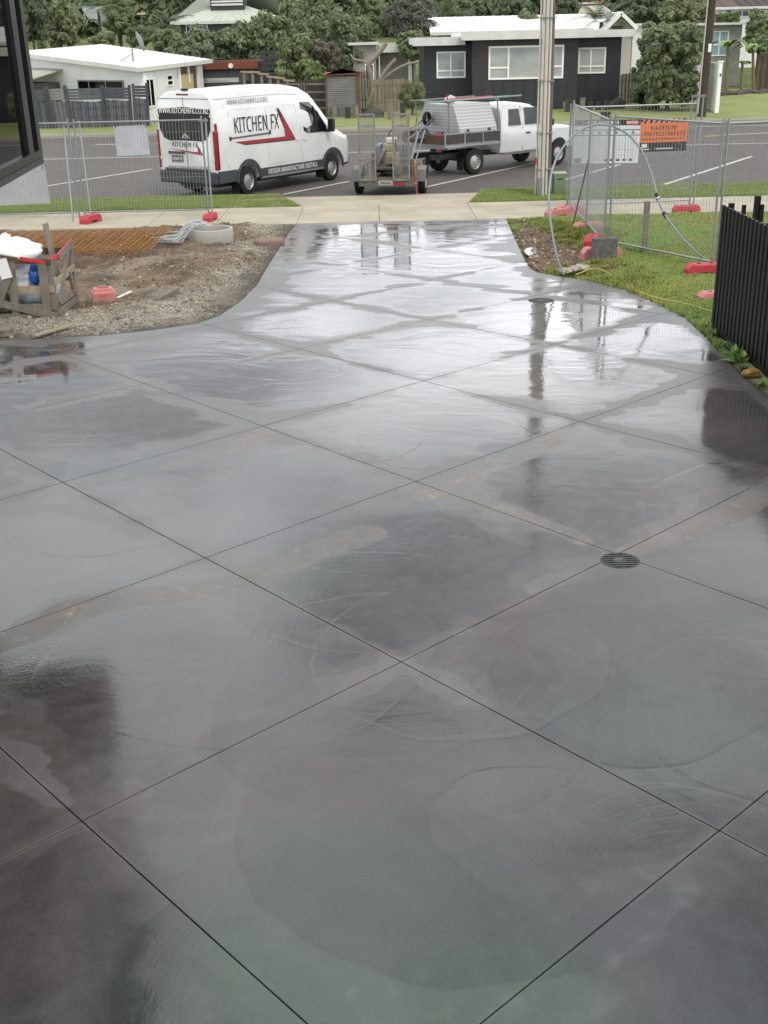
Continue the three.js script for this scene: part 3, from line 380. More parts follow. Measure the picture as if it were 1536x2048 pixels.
// stays of the left panels
{ const t = thing('fence_brace', 'slanting galvanised fence brace behind the wire panels', 'brace', V(-6.95, 0, -26.9)); obj('stay', [bar(V(-7.06, 2.1, -27.29), V(-6.98, 0.02, -26.75), 0.02)], mat.galv, t); obj('clamp', bx(0.26, 0.05, 0.09, -6.93, 2.1, -27.27), mat.galvDull, t); obj('stay', bar(V(-6.72, 2.15, -27.33), V(-6.6, 0.02, -26.95), 0.02), mat.galv, t); }
{ const t = thing('fence_brace', 'galvanised fence brace at the end of the panel by the van', 'brace', V(-3.8, 0, -27.1)); obj('stay', bar(V(-3.84, 2.16, -27.28), V(-3.83, 0.02, -27.14), 0.02), mat.galv, t); obj('clamp', bx(0.2, 0.05, 0.08, -3.89, 2.1, -27.26), mat.galvDull, t); }
const ra = G(1134, 424), rb_ = G(1378, 414), rc = G(1207, 503), rd = G(1421, 546);
fencePanel('wire fence panel carrying the site signs along the footpath', ra, rb_, 2.2, 0.04, FG);
fencePanel('wire fence panel running from the footpath toward the concrete block', ra.clone().add(V(0.05, 0, 0.06)), rc, 2.25, 0.06, FG);
fencePanel('wire fence panel across the lawn beside the black fence', rc.clone().add(V(0.09, 0, 0)), rd, 2.3, 0.07, FG);
fencePanel('wire fence panel on the lawn behind the black fence', rd.clone().add(V(0.08, 0, 0)), V(8.1, 0, -19.6), 2.3, 0.07, FG);
{ const t = thing('fence_brace', 'paired galvanised fence stays at the footpath panel end by the dark pole', 'brace', rb_.clone().setY(0.03)); const q = rb_.clone().add(V(0.09, 0, 0.03)); obj('stay', bar(q.clone().setY(0.05), q.clone().add(V(0.03, 0, 0)).setY(2.42), 0.02), mat.galv, t); obj('stay', bar(q.clone().add(V(-0.2, 0, -0.05)).setY(1.9), q.clone().add(V(-0.2, 0, -0.05)).setY(2.42), 0.02), mat.galv, t); obj('clamp', bx(0.3, 0.05, 0.07, q.x - 0.08, 2.4, q.z), mat.galvDull, t); }
{ const q = G(1171, 470); const t = thing('fence_brace', 'upright galvanised stay behind the pink fence foot in the dug soil', 'brace', q.clone()); obj('stay', bar(q.clone().setY(0.02), q.clone().setY(2.32), 0.022), mat.galv, t); obj('stay', bar(q.clone().add(V(-0.12, 0, -0.9)).setY(0.02), q.clone().setY(1.5), 0.018), mat.galvDull, t); }
// plastic fence feet
function foot(label, u, v, m, ry, s = 1, y = 0) {
  const p = G(u, v); const t = thing('ballast_block', label, 'ballast block', V(p.x, y, p.z), { ry, local: true, group: 'plastic fence feet' });
  const sh = new THREE.Shape(); const pts = [[-0.3, 0], [-0.3, 0.09], [-0.25, 0.155], [0.25, 0.155], [0.3, 0.09], [0.3, 0], [0.12, 0], [0.1, 0.05], [-0.1, 0.05], [-0.12, 0]]; sh.setFromPoints(pts.map((q) => new THREE.Vector2(q[0] * s, q[1] * s)));
  const g = new THREE.ExtrudeGeometry(sh, { depth: 0.2 * s, bevelEnabled: true, bevelSize: 0.012, bevelThickness: 0.012, bevelSegments: 2 }); g.translate(0, 0.012, -0.1 * s); obj('body', g, m, t);
  obj('grip', [rb(0.2 * s, 0.03, 0.07 * s, 0.01, 0, 0.172 * s, 0), rb(0.05, 0.04, 0.2 * s, 0.01, -0.2 * s, 0.17 * s, 0), rb(0.05, 0.04, 0.2 * s, 0.01, 0.2 * s, 0.17 * s, 0)], m, t);
  for (const k of [-1, 1]) obj('socket', bx(0.05, 0.012, 0.05, k * 0.1 * s, 0.185 * s, 0), mat.blackPlastic, t);
}
foot('red plastic fence foot under the brace near the rebar', 182, 445, mat.red, 1.2, 0.95);
foot('red plastic fence foot under the panel end by the van', 421, 441, mat.red, 1.4, 0.85);
foot('red plastic fence foot at the footpath edge below the orange sign', 1372, 426, mat.red, 0.2, 0.95);
foot('red plastic fence foot on the lawn beside the black fence', 1408, 555, mat.red, 0.05, 1.0, 0.05);
foot('pale pink fence foot behind the black fence end', 1428, 606, mat.pink, 0.3, 0.8, 0.03);
foot('faded pink fence foot at the corner of the footpath', 1118, 434, mat.pink, 0.5, 1.05); foot('faded pink fence foot lying behind the corner foot', 1140, 427, mat.pink, -0.1, 1.0);
foot('faded pink fence foot on the grassy edge of the dug soil', 1176, 464, mat.pink, 0.3, 0.95, 0.02);
foot('red fence foot stacked behind the grey concrete block', 1184, 500, mat.red, 1.2, 0.95, 0.1); foot('worn pale pink foot beneath the grey concrete block', 1202, 520, mat.pink, 0.1, 1.15, 0.02);
{ const p = G(1207, 526); const t = thing('concrete_block', 'weathered grey concrete block at the corner fence post', 'block', V(p.x, 0.02, p.z), { ry: 0.08, local: true }); obj('body', rb(0.42, 0.42, 0.2, 0.014, 0, 0.21, 0), M(0x6d6e6b, 0.9, { map: T.speck, bumpMap: T.speck, bumpScale: 0.004 }), t); obj('lifting_slot', [bx(0.12, 0.004, 0.05, 0, 0.421, 0)], mat.blackPlastic, t); }
{ // pink foot lying by the crate, with a blue scrap
  const p = G(209, 606); const t = thing('pink_plastic_block', 'faded pink plastic fence foot lying on the earth by the white pipe', 'ballast block', V(p.x, -0.02, p.z), { ry: 0.25, local: true }); obj('body', [rb(0.36, 0.2, 0.26, 0.03, 0, 0.12, 0, 3), rb(0.3, 0.06, 0.2, 0.02, 0, 0.23, -0.02)], mat.pink, t); obj('handle', rb(0.17, 0.02, 0.025, 0.008, 0, 0.275, 0.02), M(0xb26a6c, 0.6), t); obj('slot', bx(0.12, 0.03, 0.012, 0, 0.17, 0.131), M(0xb26a6c, 0.6), t);
  const q = G(185, 609); tag(obj('blue_scrap', [rb(0.14, 0.06, 0.1, 0.02, q.x, 0.02, q.z)], M(0x2a3560, 0.6)), 'dark blue plastic scrap lying by the pink block', 'scrap');
  const a = G(191, 622), b = G(262, 590); tag(obj('white_pipe', bar(a.setY(0.03), b.setY(0.05), 0.024, 10), M(0xc9c6bc, 0.55)), 'white plastic pipe lying on the earth by the pink block', 'pipe');
  const c = G(313, 605), e = G(357, 585); tag(obj('timber_stick', beam(c.setY(0.04), e.setY(0.06), 0.04, 0.04), mat.timberGrey), 'short grey stick lying on the gravel', 'stick');
  const f = G(68, 676), h = G(140, 657); tag(obj('timber_strip', beam(f.setY(0.03), h.setY(0.04), 0.09, 0.02), mat.timberPale), 'pale timber strip lying beside the slab edge', 'plank');
  for (const [u, v, s] of [[10, 668, 0.17], [228, 624, 0.13], [166, 628, 0.09], [500, 507, 0.1], [340, 520, 0.08], [245, 612, 0.08]]) { const r = G(u, v); const g = stone.clone(); g.scale(s, s * 0.8, s); g.translate(r.x, s * 0.2, r.z); tag(obj('loose_rock', g, M(0x8d8272, 0.9, { map: T.speck })), { 10: 'large pale rock at the slab edge below the crate', 228: 'flat pale rock beside the white pipe', 166: 'small rock at the corner of the crate', 500: 'dark rock near the manhole lid', 340: 'pale rock beside the rebar mesh', 245: 'small rock between the pipe and the flat rock' }[u], 'rock'); }
}
// ------------------------------------------------------------------ black batten fence on the right
{
  const x = 4.48, z1 = -15.1, hgt = 1.68; const t = thing('batten_fence', 'black vertical batten fence along the right of the driveway', 'fence', V(x, 0, -11));
  obj('rail', bx(0.04, 0.07, 10.6, x + 0.045, 0.35, -9.8), mat.blackFence, t); obj('rail', bx(0.04, 0.07, 10.6, x + 0.045, 1.4, -9.8), mat.blackFence, t);
  for (const z of [-15.05, -12.6, -10.1, -7.6, -5]) obj('post', bx(0.065, hgt + 0.02, 0.065, x + 0.1, (hgt + 0.02) / 2 - 0.02, z), mat.blackFence, t);
  const g = new RoundedBoxGeometry(0.032, hgt - 0.12, 0.1, 2, 0.01); for (let i = 0; i < 68; i++) piece('batten', g, mat.blackFence, t, V(0, 0.1 + (hgt - 0.12) / 2, z1 + 0.06 + i * 0.152 + 11));
  obj('ground_board', bx(0.05, 0.28, 10.6, x + 0.03, 0.07, -9.8), mat.blackFence, t);
  const u = thing('batten_fence', 'open black picket fence return behind the batten fence', 'fence', V(6.5, 0, -15.2));
  obj('rail', bx(4.2, 0.06, 0.04, 6.7, 1.36, -15.2), mat.blackFence, u); obj('rail', bx(4.2, 0.06, 0.04, 6.7, 0.3, -15.2), mat.blackFence, u);
  const pg = new RoundedBoxGeometry(0.055, 1.6, 0.03, 1, 0.005); for (let i = 0; i < 17; i++) piece('picket', pg, mat.blackFence, u, V(4.78 + i * 0.235 - 6.5, 0.84, 0.04)); obj('post', bx(0.07, 1.75, 0.07, 4.96, 0.87, -15.2), mat.blackFence, u);
}
// low plants at the foot of the black fence
const leafGeo = (n, len, wid, sd, spread) => { const pos = [], r = rng(sd); for (let i = 0; i < n; i++) { const a = r() * 6.28, e = 0.3 + 0.9 * r(), l = len * (0.5 + 0.6 * r()), w = wid * (0.6 + 0.6 * r()); const d = V(Math.cos(a) * Math.cos(e), Math.sin(e), Math.sin(a) * Math.cos(e)), s = V(-Math.sin(a), 0, Math.cos(a)); const o = V((r() - 0.5) * spread, 0, (r() - 0.5) * spread); const m = o.clone().addScaledVector(d, l * 0.5), tip = o.clone().addScaledVector(d, l).add(V(0, -l * 0.2, 0)); const A = m.clone().addScaledVector(s, w), B = m.clone().addScaledVector(s, -w); for (const [p, q, k] of [[o, A, tip], [o, tip, B]]) pos.push(p.x, p.y, p.z, q.x, q.y, q.z, k.x, k.y, k.z); } const g = new THREE.BufferGeometry(); g.setAttribute('position', new THREE.Float32BufferAttribute(pos, 3)); g.setAttribute('uv', new THREE.Float32BufferAttribute(new Float32Array(pos.length / 3 * 2), 2)); g.computeVertexNormals(); return g; };
{ const lm = [M(0x5c7436, 0.6), M(0x74904a, 0.55), M(0x45602d, 0.65)]; [[1428, 672, 0.14], [1440, 690, 0.12], [1450, 700, 0.15], [1462, 714, 0.13], [1475, 722, 0.26], [1480, 742, 0.14], [1494, 752, 0.12], [1412, 655, 0.12], [1390, 640, 0.1], [1516, 775, 0.13]].forEach(([u, v, s], i) => { const p = G(u, v); const t = thing('weed', ['low', 'broad', 'short', 'thin', 'tall pale', 'small', 'tiny', 'leafy', 'sparse', 'dark'][i] + ' green weed growing at the black fence foot', 'weed', V(p.x + 0.03, 0, p.z), { group: 'weeds along the black fence' }); const g = leafGeo(i === 4 ? 26 : 16, s, s * 0.16, 60 + i, s * 0.7); g.translate(p.x + 0.03, 0, p.z); obj('leaves', g, lm[i === 4 ? 1 : i % 3], t); });
  const p = G(1503, 752); const g = stone.clone(); g.scale(0.11, 0.08, 0.1); g.translate(p.x, 0.04, p.z); tag(obj('yellow_rock', g, M(0xb08a45, 0.9, { map: T.speck })), 'yellowish brown stone among the weeds by the black fence', 'rock'); }
// ------------------------------------------------------------------ arching pipe, hose, stake, soil edge things
{ const pl = [[1128, 553, 0.02, 19.0], [1116, 520, 0, 19.1], [1102, 450, 0, 19.4], [1098, 390, 0, 19.7], [1106, 335, 0, 20.0], [1128, 292, 0, 20.25], [1162, 260, 0, 20.4], [1205, 249, 0, 20.45], [1248, 263, 0, 20.4], [1282, 300, 0, 20.2], [1305, 355, 0, 20.0], [1318, 405, 0, 19.8], [1340, 445, 0, 19.6], [1372, 484, 0, 19.4], [1417, 527, 0, 19.2]]; const pts = pl.map(([u, v, y, d]) => F(u, v, d)); pts[0] = G(1128, 553).setY(0.03); const t = thing('poly_pipe', 'blue grey plastic pipe arching over the corner fence post', 'pipe', pts[0].clone()); obj('pipe', tube(pts, 0.017, 120, 8), mat.bluePipe, t); const j = F(1314, 392, 19.85), k = F(1330, 430, 19.7); obj('coupling', [bar(j.clone().add(V(-0.02, 0.05, 0)), j.clone().add(V(0.02, -0.06, 0)), 0.032, 10), bar(k.clone().add(V(-0.03, 0.05, 0)), k.clone().add(V(0.03, -0.05, 0)), 0.032, 10)], mat.cladGrey, t); obj('coupling_band', bar(j.clone().add(V(0.005, -0.01, 0)), j.clone().add(V(0.012, -0.03, 0)), 0.036, 10), mat.decalWhite, t); }
{ const pts = [[1150, 552], [1190, 540], [1230, 556], [1262, 578], [1310, 598], [1365, 612], [1424, 632]].map(([u, v]) => { const p = G(u, v); p.y = Math.max(0.02, lawnY(p.x, p.z) + 0.03); return p; }); tag(obj('garden_hose', tube(pts, 0.014, 80, 6), M(0xa08c4c, 0.6)), 'yellow brown hose lying along the lawn edge', 'hose'); }
{ const p = G(1287, 515); const t = thing('timber_stake', 'square grey timber stake standing in the lawn', 'stake', p.clone()); obj('stake', bx(0.085, 1.0, 0.085, p.x, 0.48, p.z, 0.1), mat.timberGrey, t); obj('wire_tie', [bx(0.09, 0.008, 0.09, p.x, 0.75, p.z, 0.1), bx(0.09, 0.008, 0.09, p.x, 0.45, p.z, 0.1)], mat.galvWire, t); }
{ const r = rng(91), a = G(1125, 548), b = G(1170, 538); const gs = []; for (let i = 0; i < 16; i++) { const t = r(); const s = 0.05 + 0.08 * r(); const g = stone.clone(); g.scale(s * 1.6, s * 0.6, s); g.rotateY(r() * 3); g.translate(lerp(a.x, b.x, t), 0.02 + 0.03 * r(), lerp(a.z, b.z, t) - 0.03 * r()); gs.push(g); } tag(obj('concrete_spill', gs, M(0xb5ae9c, 0.9, { map: T.speck })), 'lump of pale spilled concrete beside the curved slab edge', 'concrete'); }
scatter('edge_weeds', 'rough tufts of grass round the dug soil', 'grass', tuft, blade, 3500, (r, Q, C) => { const u = [[1160, 545, 0.5], [1150, 470, 0.35], [1190, 480, 0.45], [1110, 455, 0.25], [1230, 560, 0.5]][Math.floor(r() * 5)]; const p = G(u[0], u[1]); const a = r() * 6.28, q = Math.sqrt(r()) * u[2] * 1.3; const x = p.x + Math.cos(a) * q, z = p.z + Math.sin(a) * q * 1.5; if (edgeDist(x, z) < 0.04) return false; Q.position.set(x, lawnY(x, z), z); Q.rotation.set(0, r() * 6, 0); Q.scale.setScalar(0.8 + 1.0 * r()); C.setRGB(0.14 + 0.14 * r(), 0.19 + 0.1 * r(), 0.055); return true; }, 46);
// ------------------------------------------------------------------ crate, rebar, ring, lid
{
  const c0 = G(117, 634), c1 = G(155, 606), dirF = V(-1, 0, -0.06).normalize(), dirR = c1.clone().sub(c0).setY(0).normalize();
  const W = 1.62, D = 1.0, Hc = 0.86; const t = thing('timber_crate', 'broken grey timber crate of slats holding plastic bags', 'crate', c0.clone().addScaledVector(dirF, W / 2).addScaledVector(dirR, D / 2));
  const P = (a, b, y) => c0.clone().addScaledVector(dirF, a).addScaledVector(dirR, b).setY(y);
  const sl = (a, b, w, th, up, nm = 'slat', m = mat.timberGrey) => obj(nm, beam(a, b, w, th, up), m, t);
  const nF = V().crossVectors(YUP, dirF).normalize();
  for (const [a, b] of [[0.04, 0.02], [W, 0.02], [0.04, D], [W, D]]) sl(P(a, b, 0), P(a, b, Hc), 0.09, 0.05, nF, 'post');
  for (const a of [0.14, 0.62, 1.18]) sl(P(a, -0.03, 0.02), P(a - (a === 0.62 ? 0.02 : 0), -0.03, Hc - 0.02), 0.115, 0.022, nF);
  sl(P(0.55, -0.055, Hc - 0.06), P(0.95, -0.055, 0.05), 0.1, 0.022, nF); sl(P(0.0, -0.06, 0.02), P(0.98, -0.05, 0.26), 0.105, 0.022, nF);
  sl(P(0, -0.01, 0.42), P(W, -0.01, 0.42), 0.022, 0.1, YUP, 'slat', mat.timberPale); sl(P(0, -0.01, 0.16), P(W, -0.01, 0.16), 0.022, 0.09, YUP); sl(P(0, -0.012, Hc - 0.03), P(W, -0.012, Hc - 0.03), 0.03, 0.07, YUP, 'slat', mat.timberBrown);
  sl(P(0, D, Hc - 0.05), P(W, D, Hc - 0.05), 0.022, 0.1, YUP, 'slat', mat.timberBrown); sl(P(0, D, 0.4), P(W, D, 0.4), 0.022, 0.1, YUP);
  sl(P(-0.01, 0, 0.07), P(-0.01, D, 0.07), 0.022, 0.1, YUP); sl(P(-0.01, 0, 0.2), P(-0.01, D, 0.2), 0.022, 0.1, YUP); sl(P(-0.01, 0, 0.5), P(-0.01, D, 0.56), 0.022, 0.1, YUP, 'slat', mat.timberPale); sl(P(-0.03, 0.04, 0.2), P(-0.03, D * 0.75, Hc), 0.09, 0.022, dirF); sl(P(-0.03, D * 0.82, 0.2), P(-0.03, D * 0.7, 0.55), 0.06, 0.022, dirF);
  sl(P(0.1, 0.55, 0.3), P(0.36, D, 1.22), 0.09, 0.025, nF, 'loose_board'); sl(P(0.3, D, 0.7), P(0.36, D + 0.02, 1.2), 0.08, 0.025, nF, 'loose_board');
  sl(P(0.75, -0.02, Hc + 0.06), P(0.5, 0.04, Hc + 0.0), 0.08, 0.03, YUP, 'loose_board', mat.timberBrown);
  sl(P(0.0, 0.0, 0.03), P(W, 0.0, 0.03), 0.1, 0.05, YUP, 'bearer'); for (let i = 0; i < 7; i++) sl(P(0.1 + i * 0.24, 0, 0.1), P(0.1 + i * 0.24, D, 0.1), 0.13, 0.02, YUP, 'floor_board');
  obj('warning_tape', [beam(P(0.45, -0.04, Hc + 0.02), P(0.1, -0.04, Hc - 0.04), 0.01, 0.055), beam(P(0.1, -0.04, Hc - 0.04), P(-0.02, 0.3, Hc + 0.0), 0.01, 0.055), beam(P(-0.02, 0.3, Hc), P(-0.03, D, Hc + 0.12), 0.01, 0.05)], M(0xb8343a, 0.5), t);
  sl(P(-0.01, 0.3, Hc - 0.04), P(-0.02, D, Hc + 0.07), 0.05, 0.1, YUP, 'slat');
  obj('paper_tag', beam(P(0.72, -0.075, Hc + 0.02), P(0.66, -0.085, Hc - 0.26), 0.17, 0.004, nF), M(0xdfe0e0, 0.8), t);
  const blob = (cx, cy, cz, rx, ry, rz, sd, amp = 0.4) => { const g = mergeVertices(new THREE.IcosahedronGeometry(1, 5)), p = g.attributes.position; for (let i = 0; i < p.count; i++) { const x = p.getX(i), y = p.getY(i), z = p.getZ(i); const n = 1 + amp * (fbm(x * 1.6 + sd, y * 1.6 + z * 1.3 + sd, 3) - 0.5) * 2 + 0.34 * (Math.abs(fbm(x * 3.4 + sd + y * 2, z * 3.4 + y * 5, 4) - 0.5) * 2); p.setXYZ(i, x * n * rx, y * n * ry, z * n * rz); } g.deleteAttribute('normal'); g.computeVertexNormals(); g.translate(cx, cy, cz); return g; };
  const bag = (label, a, b, y, rx, ry, rz, m, sd) => { const c = P(a, b, y); const u = thing('plastic_bag', label, 'bag', V(c.x, y - ry, c.z)); obj('bag_body', blob(c.x, y, c.z, rx, ry, rz, sd), m, u); obj('bag_tie', blob(c.x + rx * 0.3, y + ry * 0.95, c.z, 0.06, 0.07, 0.06, sd + 3), m, u); };
  const film = M(0xcdd0d0, 0.4), filmG = M(0xb4bac0, 0.35);
  bag('large white plastic bag bulging over the top of the crate', 0.95, 0.45, 0.86, 0.52, 0.25, 0.38, film, 1); bag('white sheet bag filling the left of the crate', 1.2, 0.4, 0.46, 0.38, 0.34, 0.34, film, 6); bag('translucent grey bag low inside the crate', 0.5, 0.42, 0.34, 0.36, 0.22, 0.3, filmG, 9); bag('pale bag standing inside the crate behind the slat', 0.72, 0.5, 0.6, 0.22, 0.28, 0.2, film, 12); bag('crumpled bright blue plastic bag inside the crate', 0.32, 0.12, 0.6, 0.085, 0.13, 0.07, M(0x1f4f9c, 0.4), 15);
}
{ // rusty reinforcing mesh sheets
  const mk = (label, x0, x1, z0, z1, y, sk) => { const t = thing('reinforcing_mesh', label, 'steel mesh', V((x0 + x1) / 2, y, (z0 + z1) / 2), { group: 'rusty reinforcing mesh sheets' }); const lg = new THREE.CylinderGeometry(0.005, 0.005, x1 - x0, 5); lg.rotateZ(Math.PI / 2); const n = 11; for (let i = 0; i < n; i++) piece('bar', lg, mat.rust, t, V(0, 0.006, (i / (n - 1) - 0.5) * (z1 - z0)), { y: sk * 0.5 }); const cg = new THREE.CylinderGeometry(0.008, 0.008, z1 - z0, 5); cg.rotateX(Math.PI / 2); const m = Math.round((x1 - x0) / 0.21); for (let i = 0; i < m; i++) piece('cross_bar', cg, mat.rust, t, V((i / (m - 1) - 0.5) * (x1 - x0), 0.018, 0), { y: sk }); };
  const a = G(318, 470), b = G(300, 512); mk('top rusty reinforcing mesh sheet lying on the earth', -9.6, b.x + 0.12, -24.0, -21.55, 0.2, 0.0); mk('lower rusty reinforcing mesh sheet under the top one', -9.8, b.x - 0.1, -24.15, -21.7, 0.12, 0.02); mk('bottom rusty reinforcing mesh sheet on the ground', -9.5, b.x - 0.25, -23.9, -21.9, 0.05, -0.02); mk('slightly turned rusty reinforcing mesh sheet in the pile', -9.9, b.x - 0.02, -24.1, -21.8, 0.16, 0.03);
}
{ const c = G(424, 484); const r = 0.44; const t = thing('concrete_ring', 'pale precast concrete ring lying on the earth', 'concrete ring', V(c.x, -0.02, c.z)); obj('ring', lathe([[r - 0.055, 0], [r - 0.055, 0.27], [r - 0.045, 0.28], [r - 0.01, 0.28], [r, 0.27], [r, 0], [r - 0.055, 0]], 48, c.x, 0, c.z), M(0xb9b8b0, 0.85, { map: T.mottle }), t);
  const h = thing('hose_coil', 'grey hose coiled loosely over the rim of the concrete ring', 'hose', V(c.x - 0.5, 0, c.z)); const rr = rng(17); for (let k = 0; k < 9; k++) { const pts = []; const cx = c.x - 0.62 + (rr() - 0.5) * 0.4, cz = c.z + 0.05 + (rr() - 0.5) * 0.4, ra2 = 0.3 + 0.22 * rr(); for (let i = 0; i < 22; i++) { const a = (i / 22) * 6.283; const x = cx + Math.cos(a) * ra2 * 1.1, z = cz + Math.sin(a) * ra2 * 0.75; const dd = Math.hypot(x - c.x, z - c.z); pts.push(V(x, (dd < r + 0.04 ? 0.32 : lerp(0.32, 0.045, sstep(r + 0.03, r + 0.3, dd))) + 0.012 * k, z)); } obj('loop', tube(pts, 0.0105, 60, 6, true), mat.hose, h); } }
{ const c = G(538, 485); const t = thing('manhole_lid', 'round pinkish manhole lid beside the slab edge', 'manhole lid', V(c.x, -0.03, c.z)); obj('lid', lathe([[0.001, 0.075], [0.27, 0.075], [0.275, 0.06], [0.3, 0.06], [0.31, 0.05], [0.31, -0.05]], 40, c.x, 0, c.z), M(0x9a7d72, 0.85, { map: T.speck }), t); obj('lifting_hole', [bx(0.05, 0.004, 0.02, c.x + 0.18, 0.076, c.z), bx(0.05, 0.004, 0.02, c.x - 0.18, 0.076, c.z)], mat.blackPlastic, t); }
// ------------------------------------------------------------------ signs
function canvasTex(w, h, fn) { const c = document.createElement('canvas'); c.width = w; c.height = h; fn(c.getContext('2d'), w, h); const t = new THREE.CanvasTexture(c); t.colorSpace = THREE.SRGBColorSpace; t.magFilter = THREE.LinearFilter; return t; }
function board(name, label, cat, p, w, h, ry, m, tilt = 0, back) {
  const t = thing(name, label, cat, p, { ry, local: true }); const b = obj('panel', bx(w, h, 0.006, 0, 0, -0.004, 0, 0, tilt), back || mat.white, t); const g = new THREE.PlaneGeometry(w, h); g.rotateZ(tilt); g.translate(0, 0, 0.002); obj('print', g, m, t, { keepUV: true }); obj('cable_tie', [bx(0.015, 0.05, 0.02, -w * 0.46, h * 0.46, 0.0), bx(0.015, 0.05, 0.02, w * 0.46, h * 0.46, 0.0)], mat.blackPlastic, t); return t;
}
{
  const rdir = rb_.clone().sub(ra).normalize(), ry = -Math.atan2(rdir.z, rdir.x), nrm = V(-rdir.z, 0, rdir.x); if (nrm.z < 0) nrm.negate();
  const onF = (u, v) => { const [x, up, fw] = ray(u, v); const dv = V(x, up, -fw); const t = (V(ra.x, 0, ra.z).sub(V(0, 0, 0)).dot(nrm)) / dv.dot(nrm); return V(0, H, 0).addScaledVector(dv, t); };
  const sgn = (u0, v0, u1, v1) => { const c = onF((u0 + u1) / 2, (v0 + v1) / 2), a = onF(u0, (v0 + v1) / 2), b = onF(u1, (v0 + v1) / 2), tp = onF((u0 + u1) / 2, v0), bt = onF((u0 + u1) / 2, v1); return { c: c.addScaledVector(nrm, -0.03), w: a.distanceTo(b), h: tp.distanceTo(bt) }; };
  const o = sgn(1281, 238, 1375, 303);
  board('construction_sign', 'orange construction site warning sign with striped top on the wire fence', 'sign', o.c, o.w, o.h, ry, M(0xffffff, 0.6, { map: canvasTex(512, 352, (x, w, h) => { x.fillStyle = '#d4713c'; x.fillRect(0, 0, w, h); x.fillStyle = '#17161a'; x.fillRect(0, 0, w, 44); x.fillStyle = '#d8875c'; for (let i = -1; i < 10; i++) { x.beginPath(); x.moveTo(i * 58, 44); x.lineTo(i * 58 + 30, 44); x.lineTo(i * 58 + 56, 0); x.lineTo(i * 58 + 26, 0); x.fill(); } x.fillStyle = '#1b1414'; x.textAlign = 'center'; x.font = 'bold 62px sans-serif'; x.fillText('CAUTION!', w / 2, 118); x.font = 'bold 56px sans-serif'; x.fillText('CONSTRUCTION SITE', w / 2, 182, 480); x.font = 'bold 34px sans-serif'; x.fillText('AUTHORISED PERSONNEL ONLY', w / 2, 226, 480); x.fillRect(0, 252, w, h - 252); x.fillStyle = '#cfcfcf'; x.fillRect(22, 264, 62, 42); x.fillRect(20, 318, 90, 12); x.fillRect(180, 314, 190, 12); x.strokeStyle = '#9a9a9a'; x.lineWidth = 4; x.beginPath(); x.arc(430, 302, 34, 0, 7); x.stroke(); }) }));
  const h = sgn(1149, 240, 1280, 327);
  board('hazard_board', 'white site hazards board with black header tied to the wire fence', 'sign', h.c, h.w, h.h, ry, M(0xffffff, 0.6, { map: canvasTex(640, 420, (x, w, hh) => { x.fillStyle = '#ced3d6'; x.fillRect(0, 0, w, hh); x.fillStyle = '#17181a'; x.fillRect(0, 0, w, 56); x.fillRect(0, 94, w, 8); x.fillRect(0, 146, w, 8); x.fillStyle = '#e8e8e8'; x.font = 'bold 46px sans-serif'; x.fillText('SITE HAZARDS', 120, 44, 350); x.fillStyle = '#a8252c'; x.beginPath(); x.ellipse(560, 28, 72, 24, 0, 0, 7); x.fill(); x.fillStyle = '#f0f0f0'; x.font = 'bold 28px sans-serif'; x.textAlign = 'center'; x.fillText('DANGER', 560, 38); x.fillStyle = '#5a5f63'; for (let i = 0; i < 7; i++) { x.beginPath(); x.arc(80 + i * 82, 124, 13, 0, 7); x.fill(); } x.strokeStyle = '#6a7075'; x.lineWidth = 2; for (let i = 0; i < 13; i++) { x.beginPath(); x.moveTo(20, 172 + i * 18); x.lineTo(w - 20, 172 + i * 18); x.stroke(); } for (const c of [150, 210, 250, 380, 500, 580]) { x.beginPath(); x.moveTo(c, 160); x.lineTo(c, 390); x.stroke(); } x.fillStyle = '#4b504c'; x.fillRect(8, 366, 70, 48); x.fillStyle = '#44494d'; for (let i = 0; i < 5; i++) x.fillRect(300 + i * 62, 378, 34, 22); }) }), -0.02);
  const l = F(264, 281, 27.3); const pw = F(297, 281, 27.3).x - F(231, 281, 27.3).x, ph = F(264, 251, 27.3).y - F(264, 311, 27.3).y;
  board('notice_board', 'blank grey back of a notice board on the fence beside the van', 'sign', l, pw, ph, 0, M(0xb9bec6, 0.6, { map: T.dirtyWhite }), 0.03, mat.decalDark);
  const q = F(30, 372, 27.3); board('white_sheet_board', 'white board on the fence behind the dark house wing', 'sign', q, 1.5, 0.85, 0, M(0xa9acb0, 0.7, { map: T.dirtyWhite }), 0.02, mat.white);
}
// ------------------------------------------------------------------ poles and street boxes
{ const p = G(1084, 391); const t = thing('utility_pole', 'grey utility pole carrying white conduits beside the driveway crossing', 'pole', p.clone()); obj('pole', [bar(V(p.x + 0.06, -0.05, p.z - 0.1), V(p.x + 0.03, 9.5, p.z - 0.1), 0.165, 20, 0.13)], M(0x6b665c, 0.85, { map: T.wood }), t);
  for (const [dx, r, dz] of [[-0.17, 0.026, 0.04], [-0.1, 0.036, 0.11], [-0.015, 0.042, 0.14], [0.075, 0.034, 0.12]]) obj('conduit', bar(V(p.x + dx, -0.03, p.z + dz), V(p.x + dx * 0.86 + 0.005, 8, p.z + dz * 0.7), r, 12), mat.conduit, t);
  for (const y of [0.65, 1.5, 2.7, 4.1, 5.6]) obj('strap', [bx(0.37, 0.03, 0.33, p.x + 0.01, y, p.z)], mat.galvDull, t);
  obj('cable_cover', rb(0.09, 0.5, 0.08, 0.03, p.x - 0.1, 0.22, p.z + 0.2), mat.galvDull, t); obj('tag_plate', bx(0.05, 0.16, 0.01, p.x - 0.2, 0.85, p.z + 0.1), mat.decalRed, t); }
